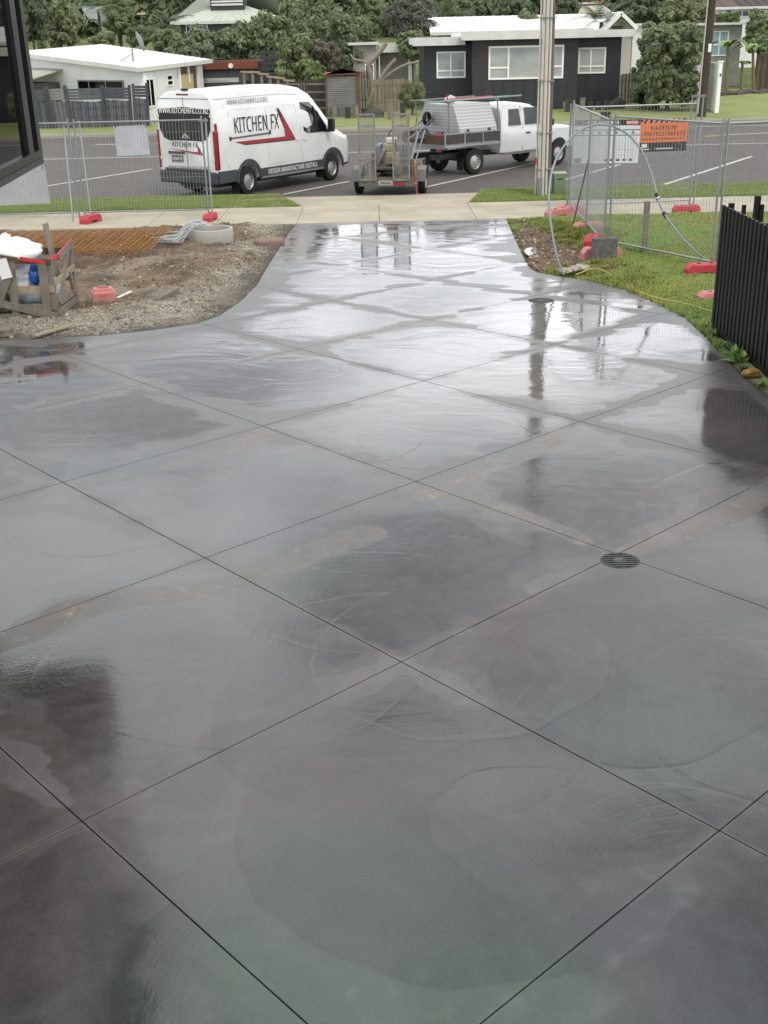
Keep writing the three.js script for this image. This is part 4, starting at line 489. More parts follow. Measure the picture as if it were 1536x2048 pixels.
{ const p = G(1117, 388); const t = thing('utility_pillar', 'low green power pillar box beside the utility pole', 'utility box', p.clone()); obj('box', rb(0.32, 0.5, 0.26, 0.03, p.x, 0.25, p.z), mat.greenBox, t); obj('lid', rb(0.35, 0.05, 0.29, 0.015, p.x, 0.51, p.z), M(0x93a08b, 0.6), t); obj('marking', bx(0.14, 0.03, 0.004, p.x, 0.38, p.z + 0.132), mat.decalDark, t); }
{ const b = G(1402, 236), tp = F(1432, 0, -b.z); const t = thing('utility_pole', 'dark brown timber power pole across the road by the white fence', 'pole', b.clone()); const dir = V(b.x + 0.1, 9, b.z); obj('pole', bar(V(b.x, -0.05, b.z), dir, 0.22, 16, 0.17), M(0x4a4137, 0.9, { map: T.wood }), t); obj('cable_cover', bar(V(b.x - 0.2, 0.2, b.z + 0.12), V(b.x - 0.1, 8.8, b.z + 0.12), 0.03), mat.conduit, t); obj('tag_plate', bx(0.14, 0.35, 0.02, b.x + 0.08, 3.0, b.z + 0.23), mat.white, t); }
lap('site done');
// ------------------------------------------------------------------ vehicles (local frame: +x forward, +z right)
const font = await new FontLoader().loadAsync('fonts/droid/droid_sans_regular.typeface.json');
const fontB = await new FontLoader().loadAsync('fonts/droid/droid_sans_bold.typeface.json');
function textGeo(str, size, f = font, depth = 0.003, squeeze = 1) { const g = new TextGeometry(str, { font: f, size, depth, curveSegments: 3, bevelEnabled: false }); g.scale(squeeze, 1, 1); g.computeBoundingBox(); return g; }
// ring: half section from floor to roof centre as [z, y]; stations: [x, widthScale, topHeight, floorHeight]
function loft(ring, stations, yTop, ySplit) {
  const n = ring.length, full = [...ring.map(([z, y]) => [z, y]), ...ring.slice(0, -1).reverse().map(([z, y]) => [-z, y])], m = full.length, pos = [], idx = [];
  for (const [x, w, top, floor, xs] of stations) for (const [z, y] of full) { let yy = y; const f0 = ring[0][1]; if (y > ySplit) yy = top > ySplit + 0.02 ? ySplit + ((y - ySplit) * (top - ySplit)) / (yTop - ySplit) : top - 0.001 * (yTop - y); else if (top < ySplit + 0.02) yy = f0 + ((y - f0) * (top - f0)) / (ySplit - f0); if (y <= f0 + 0.001) yy = floor ?? f0; const k = y > ySplit ? (y - ySplit) / (yTop - ySplit) : 0; pos.push(x + (xs || 0) * k, yy, z * w); }
  for (let s = 0; s + 1 < stations.length; s++) for (let i = 0; i < m; i++) { const j = (i + 1) % m, a = s * m + i, b = s * m + j, c = a + m, d = b + m; idx.push(a, b, c, b, d, c); }
  for (let i = 1; i + 1 < m; i++) { idx.push(0, i + 1, i); const o = (stations.length - 1) * m; idx.push(o, o + i, o + i + 1); }
  const g = new THREE.BufferGeometry(); g.setAttribute('position', new THREE.Float32BufferAttribute(pos, 3)); g.setIndex(idx);
  const t = g.toNonIndexed(); { const p = t.attributes.position; let v = 0; const a = V(), b = V(), c = V(); for (let i = 0; i < p.count; i += 3) { a.fromBufferAttribute(p, i); b.fromBufferAttribute(p, i + 1); c.fromBufferAttribute(p, i + 2); v += a.dot(b.clone().cross(c)); } if (v < 0) { const q = p.array; for (let i = 0; i < p.count; i += 3) for (let k = 0; k < 3; k++) { const s = q[i * 3 + 3 + k]; q[i * 3 + 3 + k] = q[i * 3 + 6 + k]; q[i * 3 + 6 + k] = s; } } }
  t.setAttribute('uv', new THREE.Float32BufferAttribute(new Float32Array(t.attributes.position.count * 2), 2)); t.computeVertexNormals(); return t;
}
function cutArches(g, list, r, y, zc) {
  let A = new Brush(g); A.updateMatrixWorld(); const ev = new Evaluator(); ev.useGroups = false; ev.attributes = ['position', 'normal', 'uv'];
  for (const x of list) for (const s of [-1, 1]) { const c = new THREE.CylinderGeometry(r, r, 0.56, 32); c.rotateX(Math.PI / 2); c.translate(x, y, s * zc); const B = new Brush(c); B.updateMatrixWorld(); A = ev.evaluate(A, B, SUBTRACTION); A.updateMatrixWorld(); }
  let out = A.geometry; if (out.index) out = out.toNonIndexed(); out.deleteAttribute('normal'); return toCreasedNormals(out, 0.6);
}
function wheel(t, x, z, r, w, holes) {
  const s = Math.sign(z), W = obj('wheel', (() => { const g = new THREE.LatheGeometry([[r * 0.6, -w / 2], [r * 0.86, -w / 2], [r * 0.97, -w * 0.42], [r, -w * 0.3], [r, w * 0.3], [r * 0.97, w * 0.42], [r * 0.86, w / 2], [r * 0.6, w / 2]].map((p) => new THREE.Vector2(...p)), 40); g.rotateX(Math.PI / 2); g.translate(x, r, z); return g; })(), mat.rubber, t);
  const rg = new THREE.LatheGeometry([[0.001, w * 0.36], [r * 0.2, w * 0.38], [r * 0.26, w * 0.28], [r * 0.42, w * 0.3], [r * 0.55, w * 0.2], [r * 0.58, w * 0.46], [r * 0.64, w * 0.47], [r * 0.64, -w * 0.3]].map((p) => new THREE.Vector2(...p)), 40); rg.rotateX(s * Math.PI / 2); rg.translate(x, r, z); obj('rim', rg, mat.steelRim, W);
  if (holes) { const hs = []; for (let i = 0; i < 14; i++) { const a = (i / 14) * 6.283; const q = bx(0.03, 0.045, 0.006, 0, r * 0.49, 0); q.rotateZ(a); q.translate(x, r, z + s * w * 0.29); hs.push(q); } obj('rim_hole', hs, mat.blackPlastic, W); }
}
function sideText(str, size, f, x, y, z, squeeze = 1) { const g = textGeo(str, size, f, 0.004, squeeze); g.translate(x, y, z); return g; }   // reads rear to front on the right flank
function flat(pts, z, th = 0.006) { const s = new THREE.Shape(pts.map((p) => new THREE.Vector2(p[0], p[1]))); const g = new THREE.ExtrudeGeometry(s, { depth: th, bevelEnabled: false }); g.translate(0, 0, z); return g; }
// ---- white panel van
{
  const phi = THREE.MathUtils.degToRad(54), rw = G(494, 389, RY), o = V(rw.x - 0.86 * Math.sin(phi), RY, rw.z - 0.86 * Math.cos(phi));
  const t = thing('panel_van', 'white kitchen company panel van with red swoosh parked at the kerb', 'van', o, { ry: phi, local: true });
  const ring = [[0.86, 0.36], [0.97, 0.42], [0.995, 0.7], [1.0, 1.0], [1.0, 1.3], [0.995, 1.55], [0.975, 1.85], [0.945, 2.12], [0.9, 2.32], [0.82, 2.43], [0.66, 2.5], [0.35, 2.535], [0, 2.545]];
  const st = [[-1.22, 0.955, 2.43, 0.4], [-1.2, 0.975, 2.47, 0.38], [-1.12, 0.995, 2.5], [-0.6, 1, 2.52], [0.4, 1, 2.54], [1.4, 1, 2.545], [2.2, 1, 2.52], [2.6, 0.998, 2.46], [2.85, 0.995, 2.36], [3.05, 0.99, 2.22], [3.35, 0.985, 1.94], [3.65, 0.98, 1.64], [3.85, 0.975, 1.44], [4.0, 0.97, 1.36], [4.3, 0.95, 1.24], [4.5, 0.92, 1.1], [4.62, 0.86, 0.95], [4.68, 0.78, 0.75]];
  const body = cutArches(loft(ring, st, 2.545, 1.0), [0, 3.67], 0.43, 0.36, 0.98);
  t.scale.y = 1.085; t.scale.z = 1.07; t.position.x -= 0.05; obj('body', body, mat.carWhite, t);
  for (const x of [0, 3.67]) for (const s of [-1, 1]) wheel(t, x, s * 0.86, 0.345, 0.22, true);
  const zr = 1.004;
  // lower cladding and arch trims, right and left
  for (const s of [1, -1]) { obj('side_cladding', [bx(2.78, 0.2, 0.03, 1.835, 0.5, s * 1.0), bx(0.72, 0.28, 0.03, -0.82, 0.52, s * 0.985)], mat.cladGrey, t); obj('side_step', bx(2.7, 0.05, 0.1, 1.83, 0.38, s * 0.97), mat.galvDull, t);
    for (const x of [0, 3.67]) { const sh = new THREE.Shape(); sh.absarc(x, 0.36, 0.51, -0.05, Math.PI + 0.05, false); sh.absarc(x, 0.36, 0.432, Math.PI + 0.05, -0.05, true); const g = new THREE.ExtrudeGeometry(sh, { depth: 0.03, bevelEnabled: false, curveSegments: 24 }); g.translate(0, 0, s > 0 ? 0.99 : -1.02); obj('arch_trim', g, mat.cladGrey, t); } }
  obj('rear_bumper', [rb(0.26, 0.3, 1.94, 0.05, -1.17, 0.5, 0), rb(0.12, 0.06, 1.5, 0.02, -1.24, 0.68, 0)], mat.cladGrey, t); obj('front_bumper', rb(0.24, 0.36, 1.6, 0.06, 4.62, 0.52, 0), mat.cladGrey, t);
  obj('mudflap', [bx(0.01, 0.24, 0.24, -0.42, 0.22, 0.85), bx(0.01, 0.24, 0.24, -0.42, 0.22, -0.85), bx(0.01, 0.24, 0.24, 3.2, 0.24, 0.85)], mat.rubber, t);
  obj('underbody', bx(4.6, 0.18, 1.3, 1.4, 0.33, 0), mat.blackPlastic, t);
  const rear = (pts, off = 0.006, th = 0.005) => { const g = flat(pts, 0, th); g.rotateY(-Math.PI / 2); g.translate(-1.222 - off + th, 0, 0); return g; };   // pts as [z, y]
  // rear glass, one in each door
  const glass = (s) => rear([[s * 0.015, 1.36], [s * 0.55, 1.35], [s * 0.74, 1.41], [s * 0.86, 1.62], [s * 0.88, 2.08], [s * 0.015, 2.13]]);
  for (const s of [-1, 1]) { const w = obj('rear_window', glass(s), MP(0x15171a, 0.16, { clearcoat: 0.3, clearcoatRoughness: 0.1 }), t); }
  obj('door_gap', [rear([[-0.006, 0.66], [0.006, 0.66], [0.006, 2.36], [-0.006, 2.36]], 0.004), rear([[-0.86, 2.31], [0.86, 2.31], [0.86, 2.322], [-0.86, 2.322]], 0.004)], mat.cladGrey, t);
  for (const s of [-1, 1]) obj('hinge', [rear([[s * 0.84, 0.9], [s * 0.93, 0.9], [s * 0.93, 0.96], [s * 0.84, 0.96]], 0.012, 0.02), rear([[s * 0.86, 1.9], [s * 0.94, 1.9], [s * 0.94, 1.96], [s * 0.86, 1.96]], 0.012, 0.02)], mat.carWhite, t);
  for (const s of [-1, 1]) obj('tail_light', [(() => { const g = rb(0.14, 0.92, 0.1, 0.03, -1.16, 1.15, s * 0.955); return g; })(), rb(0.1, 0.3, 0.08, 0.03, -1.15, 1.62, s * 0.95)], mat.taillight, t);
  obj('brake_light', rb(0.05, 0.05, 0.42, 0.015, -1.2, 2.41, 0), mat.taillight, t); obj('roof_camera', rb(0.1, 0.05, 0.2, 0.02, -1.12, 2.52, 0), mat.blackPlastic, t);
  const plate = canvasTex(256, 96, (x, w, h) => { x.fillStyle = '#1d1e1f'; x.fillRect(0, 0, w, h); x.strokeStyle = '#c8c8c8'; x.lineWidth = 4; x.strokeRect(4, 4, w - 8, h - 8); x.fillStyle = '#d8d8d6'; x.font = 'bold 66px sans-serif'; x.textAlign = 'center'; x.fillText('DSW279', w / 2, 72, 230); });
  { const P = obj('number_plate', bx(0.012, 0.16, 0.4, -1.228, 0.93, -0.34), mat.decalDark, t); const g = new THREE.PlaneGeometry(0.38, 0.14); g.rotateY(-Math.PI / 2); g.translate(-1.236, 0.93, -0.34); obj('plate_print', g, M(0xffffff, 0.5, { map: plate }), P, { keepUV: true }); }
  obj('plate_light', rear([[-0.62, 1.04], [-0.06, 1.04], [-0.06, 1.1], [-0.62, 1.1]], 0.02, 0.03), mat.cladGrey, t);
  const rearText = (str, size, f, zc, y, m, sq = 1, nm = 'lettering') => { const g = textGeo(str, size, f, 0.003, sq); const w = g.boundingBox.max.x - g.boundingBox.min.x; g.translate(-w / 2, 0, 0); g.rotateY(-Math.PI / 2); g.translate(-1.231, y, zc); obj(nm, g, m, t); };
  rearText('WWW.KITCHENFX.CO.NZ', 0.125, font, 0, 1.985, mat.decalWhite, 0.88); rearText('KITCHEN FX', 0.11, font, -0.05, 1.215, mat.decalDark, 1.1); rearText('design manufacture install', 0.075, font, 0, 0.705, M(0x8d8f90, 0.6), 1.1);
  obj('rear_emblem', [rear([[-0.15, 1.42], [-0.06, 1.42], [0, 1.48], [0.06, 1.42], [0.15, 1.42], [0, 1.54]], 0.012), rear([[-0.04, 1.41], [0.04, 1.41], [0, 1.455]], 0.012)], mat.steelRim, t);
  obj('red_swoosh', rear([[-0.6, 1.17], [0.3, 1.05], [0.56, 1.03], [0.36, 1.3], [0.4, 1.11], [0.28, 1.1]], 0.008), mat.decalRed, t);
  // right flank
  obj('door_track', [flat([[-0.66, 1.375], [0.92, 1.4], [0.92, 1.44], [-0.66, 1.41]], zr - 0.01, 0.02)], M(0x55585c, 0.5, { metalness: 0.3 }), t);
  obj('track_cap', [bx(0.06, 0.09, 0.03, -0.66, 1.39, zr), bx(0.05, 0.1, 0.03, 0.93, 1.44, zr)], mat.blackPlastic, t);
  obj('lettering', sideText('KITCHEN FX', 0.36, font, -0.5, 1.5, zr - 0.004, 0.69), mat.decalDark, t);
  obj('lettering', sideText('WWW.KITCHENFX.CO.NZ', 0.115, font, -0.62, 2.16, 0.945, 0.9), M(0x8a8d90, 0.6), t); obj('lettering', sideText('DESIGN MANUFACTURE INSTALL', 0.12, fontB, 0.75, 0.44, 1.014, 0.84), M(0xb8bbbe, 0.5), t);
  obj('red_swoosh', [flat([[-0.5, 1.3], [1.75, 1.29], [1.98, 1.2], [-0.1, 1.225]], zr - 0.001, 0.003), flat([[1.32, 2.0], [1.47, 1.84], [2.0, 1.2], [1.56, 1.29], [1.54, 1.5]], zr, 0.003)], mat.decalRed, t);
  obj('decal_dark_line', [flat([[-0.5, 1.3], [-0.1, 1.225], [1.98, 1.2], [1.97, 1.17], [-0.1, 1.2]], zr - 0.001, 0.003), flat([[1.27, 2.0], [1.34, 1.97], [1.58, 1.5], [1.53, 1.5]], zr - 0.012, 0.006)], mat.decalDark, t);  // dark printed edge along the red swoosh
  const seam = (pts) => { const c = []; for (let i = 0; i + 1 < pts.length; i++) c.push(beam(V(...pts[i]), V(...pts[i + 1]), 0.009, 0.009, V(0, 0, 1))); return c; };
  obj('panel_gap', [...seam([[-0.78, 2.12, 0.942], [-0.78, 0.7, 0.996]]), ...seam([[0.82, 2.2, 0.928], [0.82, 1.9, 0.968], [0.86, 1.4, 0.998], [0.86, 0.64, 0.993]]), ...seam([[2.2, 2.2, 0.925], [2.22, 1.5, 0.994], [2.26, 1.0, 0.998], [2.3, 0.64, 0.99]]), ...seam([[-1.1, 2.3, 0.9], [0.2, 2.31, 0.902], [1.5, 2.315, 0.902], [2.2, 2.27, 0.91]]), ...seam([[0.9, 0.66, 0.991], [3.1, 0.72, 0.985]])], M(0x8d9092, 0.6), t);
  obj('panel_recess', [...seam([[-0.66, 1.4, 0.998], [-0.66, 1.98, 0.962], [-0.6, 2.04, 0.955], [0.76, 2.04, 0.955]]), ...seam([[0.92, 2.04, 0.955], [2.05, 2.04, 0.955], [2.1, 1.98, 0.962], [2.1, 1.55, 0.994]])], M(0xc3c6c7, 0.5), t);
  const wz = (y) => { for (let i = 0; i + 1 < ring.length; i++) if (y >= ring[i][1] && y <= ring[i + 1][1]) return lerp(ring[i][0], ring[i + 1][0], (y - ring[i][1]) / (ring[i + 1][1] - ring[i][1])); return 0.9; };
  for (const s of [1, -1]) { const pts = [[2.3, 2.08], [2.72, 2.07], [3.05, 1.82], [3.42, 1.42], [3.44, 1.3], [2.56, 1.3], [2.38, 1.38]].map(([x, y]) => V(x, y, s * (wz(y) * 0.992))); const w = obj('door_window', poly3(pts, 0.012, V(0, 0, s)), mat.glassDark, t); obj('window_bar', beam(V(2.86, 1.95, s * 0.985), V(2.98, 1.32, s * 1.0), 0.03, 0.03), mat.blackPlastic, w);
    obj('mirror', [rb(0.12, 0.34, 0.2, 0.04, 3.42, 1.46, s * 1.17), bx(0.05, 0.08, 0.16, 3.4, 1.32, s * 1.05)], mat.blackPlastic, t); obj('door_handle', [bx(0.16, 0.04, 0.03, 2.42, 1.16, s * 1.005), bx(0.14, 0.04, 0.03, 2.08, 1.18, s * 1.005)], mat.carWhite, t); }
  { const w = [V(3.02, 2.2, 0.72), V(3.72, 1.53, 0.8), V(3.72, 1.53, -0.8), V(3.02, 2.2, -0.72)]; obj('windscreen', poly3(w, 0.03, V(0.7, 0.7, 0).normalize()), mat.glassDark, t); }
  for (const s of [1, -1]) obj('headlight', [rb(0.24, 0.22, 0.2, 0.05, 4.42, 1.02, s * 0.8)], MP(0xbfc4c8, 0.08, { clearcoat: 1 }), t);
  obj('speed_sticker', rear([[0.72, 0.72], [0.84, 0.72], [0.84, 0.8], [0.72, 0.8]], 0.006), M(0xc7c9c8, 0.6), t);
}
// ---- white flat-deck ute
{
  const rw = G(943, 348, RY), phi = THREE.MathUtils.degToRad(37), o = V(rw.x - 0.74 * Math.sin(phi), RY, rw.z - 0.74 * Math.cos(phi));
  const t = thing('flat_deck_ute', 'white flat deck ute with chequer plate toolbox and timber tray sides', 'ute', o, { ry: phi, local: true });
  const WB = 3.42, ring = [[0.74, 0.42], [0.84, 0.5], [0.88, 0.75], [0.885, 1.02], [0.86, 1.14], [0.8, 1.45], [0.73, 1.66], [0.62, 1.74], [0.3, 1.775], [0, 1.78]];
  const st = [[0.98, 0.97, 1.68, 0.5, 0.1], [1.02, 1, 1.72, 0.5, 0.1], [1.3, 1, 1.77, 0.42], [1.9, 1, 1.785, 0.42], [2.35, 1, 1.74, 0.42], [2.6, 0.99, 1.62, 0.42], [2.9, 0.99, 1.4, 0.42], [3.15, 0.985, 1.19, 0.42], [3.3, 0.98, 1.15, 0.42], [3.9, 0.96, 1.08, 0.42], [4.15, 0.92, 1.0, 0.42], [4.28, 0.84, 0.86, 0.45]];
  t.scale.set(1.03, 1.1, 1.08);
  obj('cab', cutArches(loft(ring, st, 1.78, 1.02), [WB], 0.42, 0.35, 0.84), mat.uteWhite, t);
  for (const x of [0, WB]) for (const s of [-1, 1]) wheel(t, x, s * 0.74, 0.345, 0.22, true);
  for (const s of [1, -1]) { const Z = (y) => s * (lerp(0.862, 0.735, (y - 1.14) / 0.52) + 0.016); const p = (l) => poly3(l.map(([x, y]) => V(x, y, Z(y))), 0.012, V(0, 0, s)); obj('door_window', p([[1.95, 1.2], [2.98, 1.2], [2.62, 1.54], [2.36, 1.63], [1.98, 1.64]]), mat.glassDark, t); obj('rear_quarter_window', p([[1.28, 1.2], [1.78, 1.2], [1.76, 1.62], [1.36, 1.62]]), mat.glassDark, t); obj('door_handle', bx(0.18, 0.04, 0.03, 2.06, 0.98, s * 0.885), mat.blackPlastic, t); obj('mirror', rb(0.1, 0.18, 0.18, 0.03, 2.92, 1.22, s * 0.98), mat.blackPlastic, t); obj('headlight', rb(0.22, 0.18, 0.16, 0.04, 4.1, 0.86, s * 0.7), MP(0xbfc4c8, 0.08, { clearcoat: 1 }), t); obj('door_gap', [beam(V(1.86, 0.52, s * 0.86), V(1.86, 1.1, s * 0.873), 0.008, 0.008), beam(V(1.86, 1.1, s * 0.873), V(1.84, 1.7, s * 0.73), 0.008, 0.008), beam(V(3.0, 0.55, s * 0.86), V(3.02, 1.1, s * 0.868), 0.008, 0.008), beam(V(1.86, 0.5, s * 0.855), V(3.0, 0.52, s * 0.855), 0.008, 0.008)], mat.cladGrey, t); }
  obj('windscreen', poly3([V(2.62, 1.62, 0.6), V(3.16, 1.19, 0.72), V(3.16, 1.19, -0.72), V(2.62, 1.62, -0.6)], 0.02, V(0.62, 0.78, 0)), mat.glassDark, t); obj('front_bumper', rb(0.2, 0.3, 1.5, 0.06, 4.22, 0.56, 0), mat.uteWhite, t);
  obj('chassis', [bx(5, 0.14, 0.1, 1.2, 0.5, 0.4), bx(5, 0.14, 0.1, 1.2, 0.5, -0.4), bx(0.1, 0.1, 1.2, 0, 0.36, 0), bx(0.3, 0.2, 0.5, 0.4, 0.5, 0)], mat.blackPlastic, t); obj('mudflap', [bx(0.012, 0.32, 0.26, -0.5, 0.3, 0.74), bx(0.012, 0.32, 0.26, -0.5, 0.3, -0.74)], mat.rubber, t); obj('mudguard', [bx(0.9, 0.02, 0.26, 0, 0.75, 0.74), bx(0.9, 0.02, 0.26, 0, 0.75, -0.74)], mat.blackPlastic, t);
  const x0 = -1.25, x1 = 0.9, zt = 0.92; obj('tray_floor', [bx(x1 - x0, 0.06, zt * 2, (x0 + x1) / 2, 0.81, 0)], mat.galvDull, t); obj('tray_rail', [bx(x1 - x0, 0.05, 0.03, (x0 + x1) / 2, 0.79, zt), bx(x1 - x0, 0.05, 0.03, (x0 + x1) / 2, 0.79, -zt), bx(0.03, 0.1, zt * 2, x0, 0.78, 0)], mat.galv, t);
  for (const s of [1, -1]) { obj('tray_side', bx(x1 - x0 - 0.06, 0.24, 0.025, (x0 + x1) / 2, 0.98, s * zt), mat.timberDark, t); obj('tray_frame', [bx(x1 - x0, 0.035, 0.035, (x0 + x1) / 2, 1.115, s * zt), ...[x0 + 0.02, -0.5, 0.2, x1 - 0.02].map((x) => bx(0.035, 0.32, 0.05, x, 0.97, s * zt))], mat.galv, t); }
  obj('tailboard', bx(0.025, 0.24, 1.7, x0 + 0.02, 0.96, 0), mat.timberBrown, t); obj('tail_light', [bx(0.03, 0.08, 0.22, x0 - 0.02, 0.7, 0.7), bx(0.03, 0.08, 0.22, x0 - 0.02, 0.7, -0.7)], mat.taillight, t);
  const cheq = grainTex(0.16, (u, v) => { const a = Math.floor(u * 2), b = Math.floor(v * 2); const fu = (u * 2) % 1 - 0.5, fv = (v * 2) % 1 - 0.5; const k = (a + b) % 2 ? Math.hypot(fu * 1.1, fv * 3.4) : Math.hypot(fu * 3.4, fv * 1.1); return 0.72 + 0.28 * sstep(0.5, 0.4, k); }, 128);
  const plateM = M(0xd2d5d6, 0.42, { metalness: 0.2, map: cheq, bumpMap: cheq, bumpScale: 0.003 });
  { const sh = [[0.9, 0.85], [0.9, 1.2], [0.6, 1.82], [-0.6, 1.82], [-0.9, 1.2], [-0.9, 0.85]]; const s = new THREE.Shape(sh.map((q) => new THREE.Vector2(q[0], q[1]))); const g = new THREE.ExtrudeGeometry(s, { depth: 1.42, bevelEnabled: true, bevelSize: 0.008, bevelThickness: 0.008, bevelSegments: 1 }); g.rotateY(-Math.PI / 2); g.rotateY(Math.PI); g.translate(-0.66, 0.0, 0); const box = obj('toolbox', g, plateM, t); obj('toolbox_latch', [bar(V(-0.36, 1.16, 0.91), V(-0.36, 1.16, 0.93), 0.05, 12), bar(V(0.46, 1.16, 0.91), V(0.46, 1.16, 0.93), 0.05, 12)], mat.cladGrey, box); }
  const rk = mat.galvDull; obj('ladder_rack', [bar(V(0.88, 0.84, 0.86), V(0.88, 1.9, 0.8), 0.022), bar(V(0.88, 0.84, -0.86), V(0.88, 1.9, -0.8), 0.022), bar(V(0.88, 1.9, 0.85), V(0.88, 1.9, -0.85), 0.022), bar(V(-0.9, 1.1, 0.7), V(-0.9, 1.9, 0.7), 0.022), bar(V(-0.9, 1.1, -0.7), V(-0.9, 1.9, -0.7), 0.022), bar(V(-0.9, 1.9, 0.8), V(-0.9, 1.9, -0.8), 0.022)], rk, t);
  obj('rack_pipe', [bar(V(-1.7, 1.92, 0.62), V(2.0, 1.95, 0.62), 0.022), bar(V(-1.5, 1.92, 0.5), V(1.6, 1.95, 0.5), 0.018)], M(0x6f8a86, 0.5), t); obj('rack_pipe', bar(V(-0.4, 1.93, 0.2), V(1.2, 1.95, 0.25), 0.025), mat.red, t); obj('rack_pipe', bar(V(-1.3, 1.92, -0.5), V(1.2, 1.94, -0.5), 0.02), mat.galvDull, t);
  // loads on the tray behind the toolbox
  const w = (q) => q.clone().applyAxisAngle(YUP, phi).add(o);
  { const c = w(V(-0.95, 0.86, 0.3)); const f = thing('fuel_can', 'red fuel can on the ute tray behind the toolbox', 'fuel can', c, { ry: phi, local: true }); obj('can', rb(0.38, 0.3, 0.22, 0.04, 0, 0.16, 0), mat.red, f); obj('handle', bar(V(-0.08, 0.36, 0), V(0.1, 0.36, 0), 0.015), mat.red, f); obj('spout', bar(V(0.15, 0.3, 0), V(0.18, 0.38, 0), 0.03), mat.blackPlastic, f); }
  { const c = w(V(-1.1, 1.0, -0.2)); const f = thing('wheelbarrow', 'upturned wheelbarrow with black tyre on the ute tray', 'wheelbarrow', c, { ry: phi + 0.3, local: true }); for (const s of [1, -1]) obj('handle', tube([V(-1.3, 0.1, s * 0.25), V(-0.4, 0.35, s * 0.22), V(0.4, 0.62, s * 0.1)], 0.02, 20), mat.galvDull, f); const tg = new THREE.TorusGeometry(0.15, 0.06, 10, 24); tg.translate(0.2, 0.6, 0); obj('tyre', tg, mat.rubber, f); obj('tub', (() => { const g = new THREE.CylinderGeometry(0.34, 0.2, 0.24, 20, 1, true); g.scale(1.2, 1, 0.8); g.rotateX(Math.PI); g.translate(-0.1, 0.2, 0); return g; })(), M(0x474a4d, 0.7), f); obj('leg', [tube([V(-0.7, 0.3, 0.24), V(-0.75, 0.66, 0.22), V(-0.65, 0.68, 0.2), V(-0.5, 0.35, 0.2)], 0.014, 20), tube([V(-0.7, 0.3, -0.24), V(-0.75, 0.66, -0.22), V(-0.65, 0.68, -0.2), V(-0.5, 0.35, -0.2)], 0.014, 20)], M(0xa39b73, 0.6), f); }
  { const c = w(V(-0.3, 2.01, 0.1)); const f = thing('work_sack', 'small white and pink sack on top of the ute toolbox', 'sack', c, { ry: phi, local: true }); const g = stone.clone(); g.scale(0.2, 0.16, 0.14); g.translate(0, 0.12, 0); obj('sack', g, M(0xb7a8a4, 0.8), f); obj('red_strap', [bx(0.3, 0.03, 0.04, 0.1, 0.1, 0.13), bx(0.03, 0.24, 0.03, -0.2, 0.12, 0.1)], mat.red, f); }
}
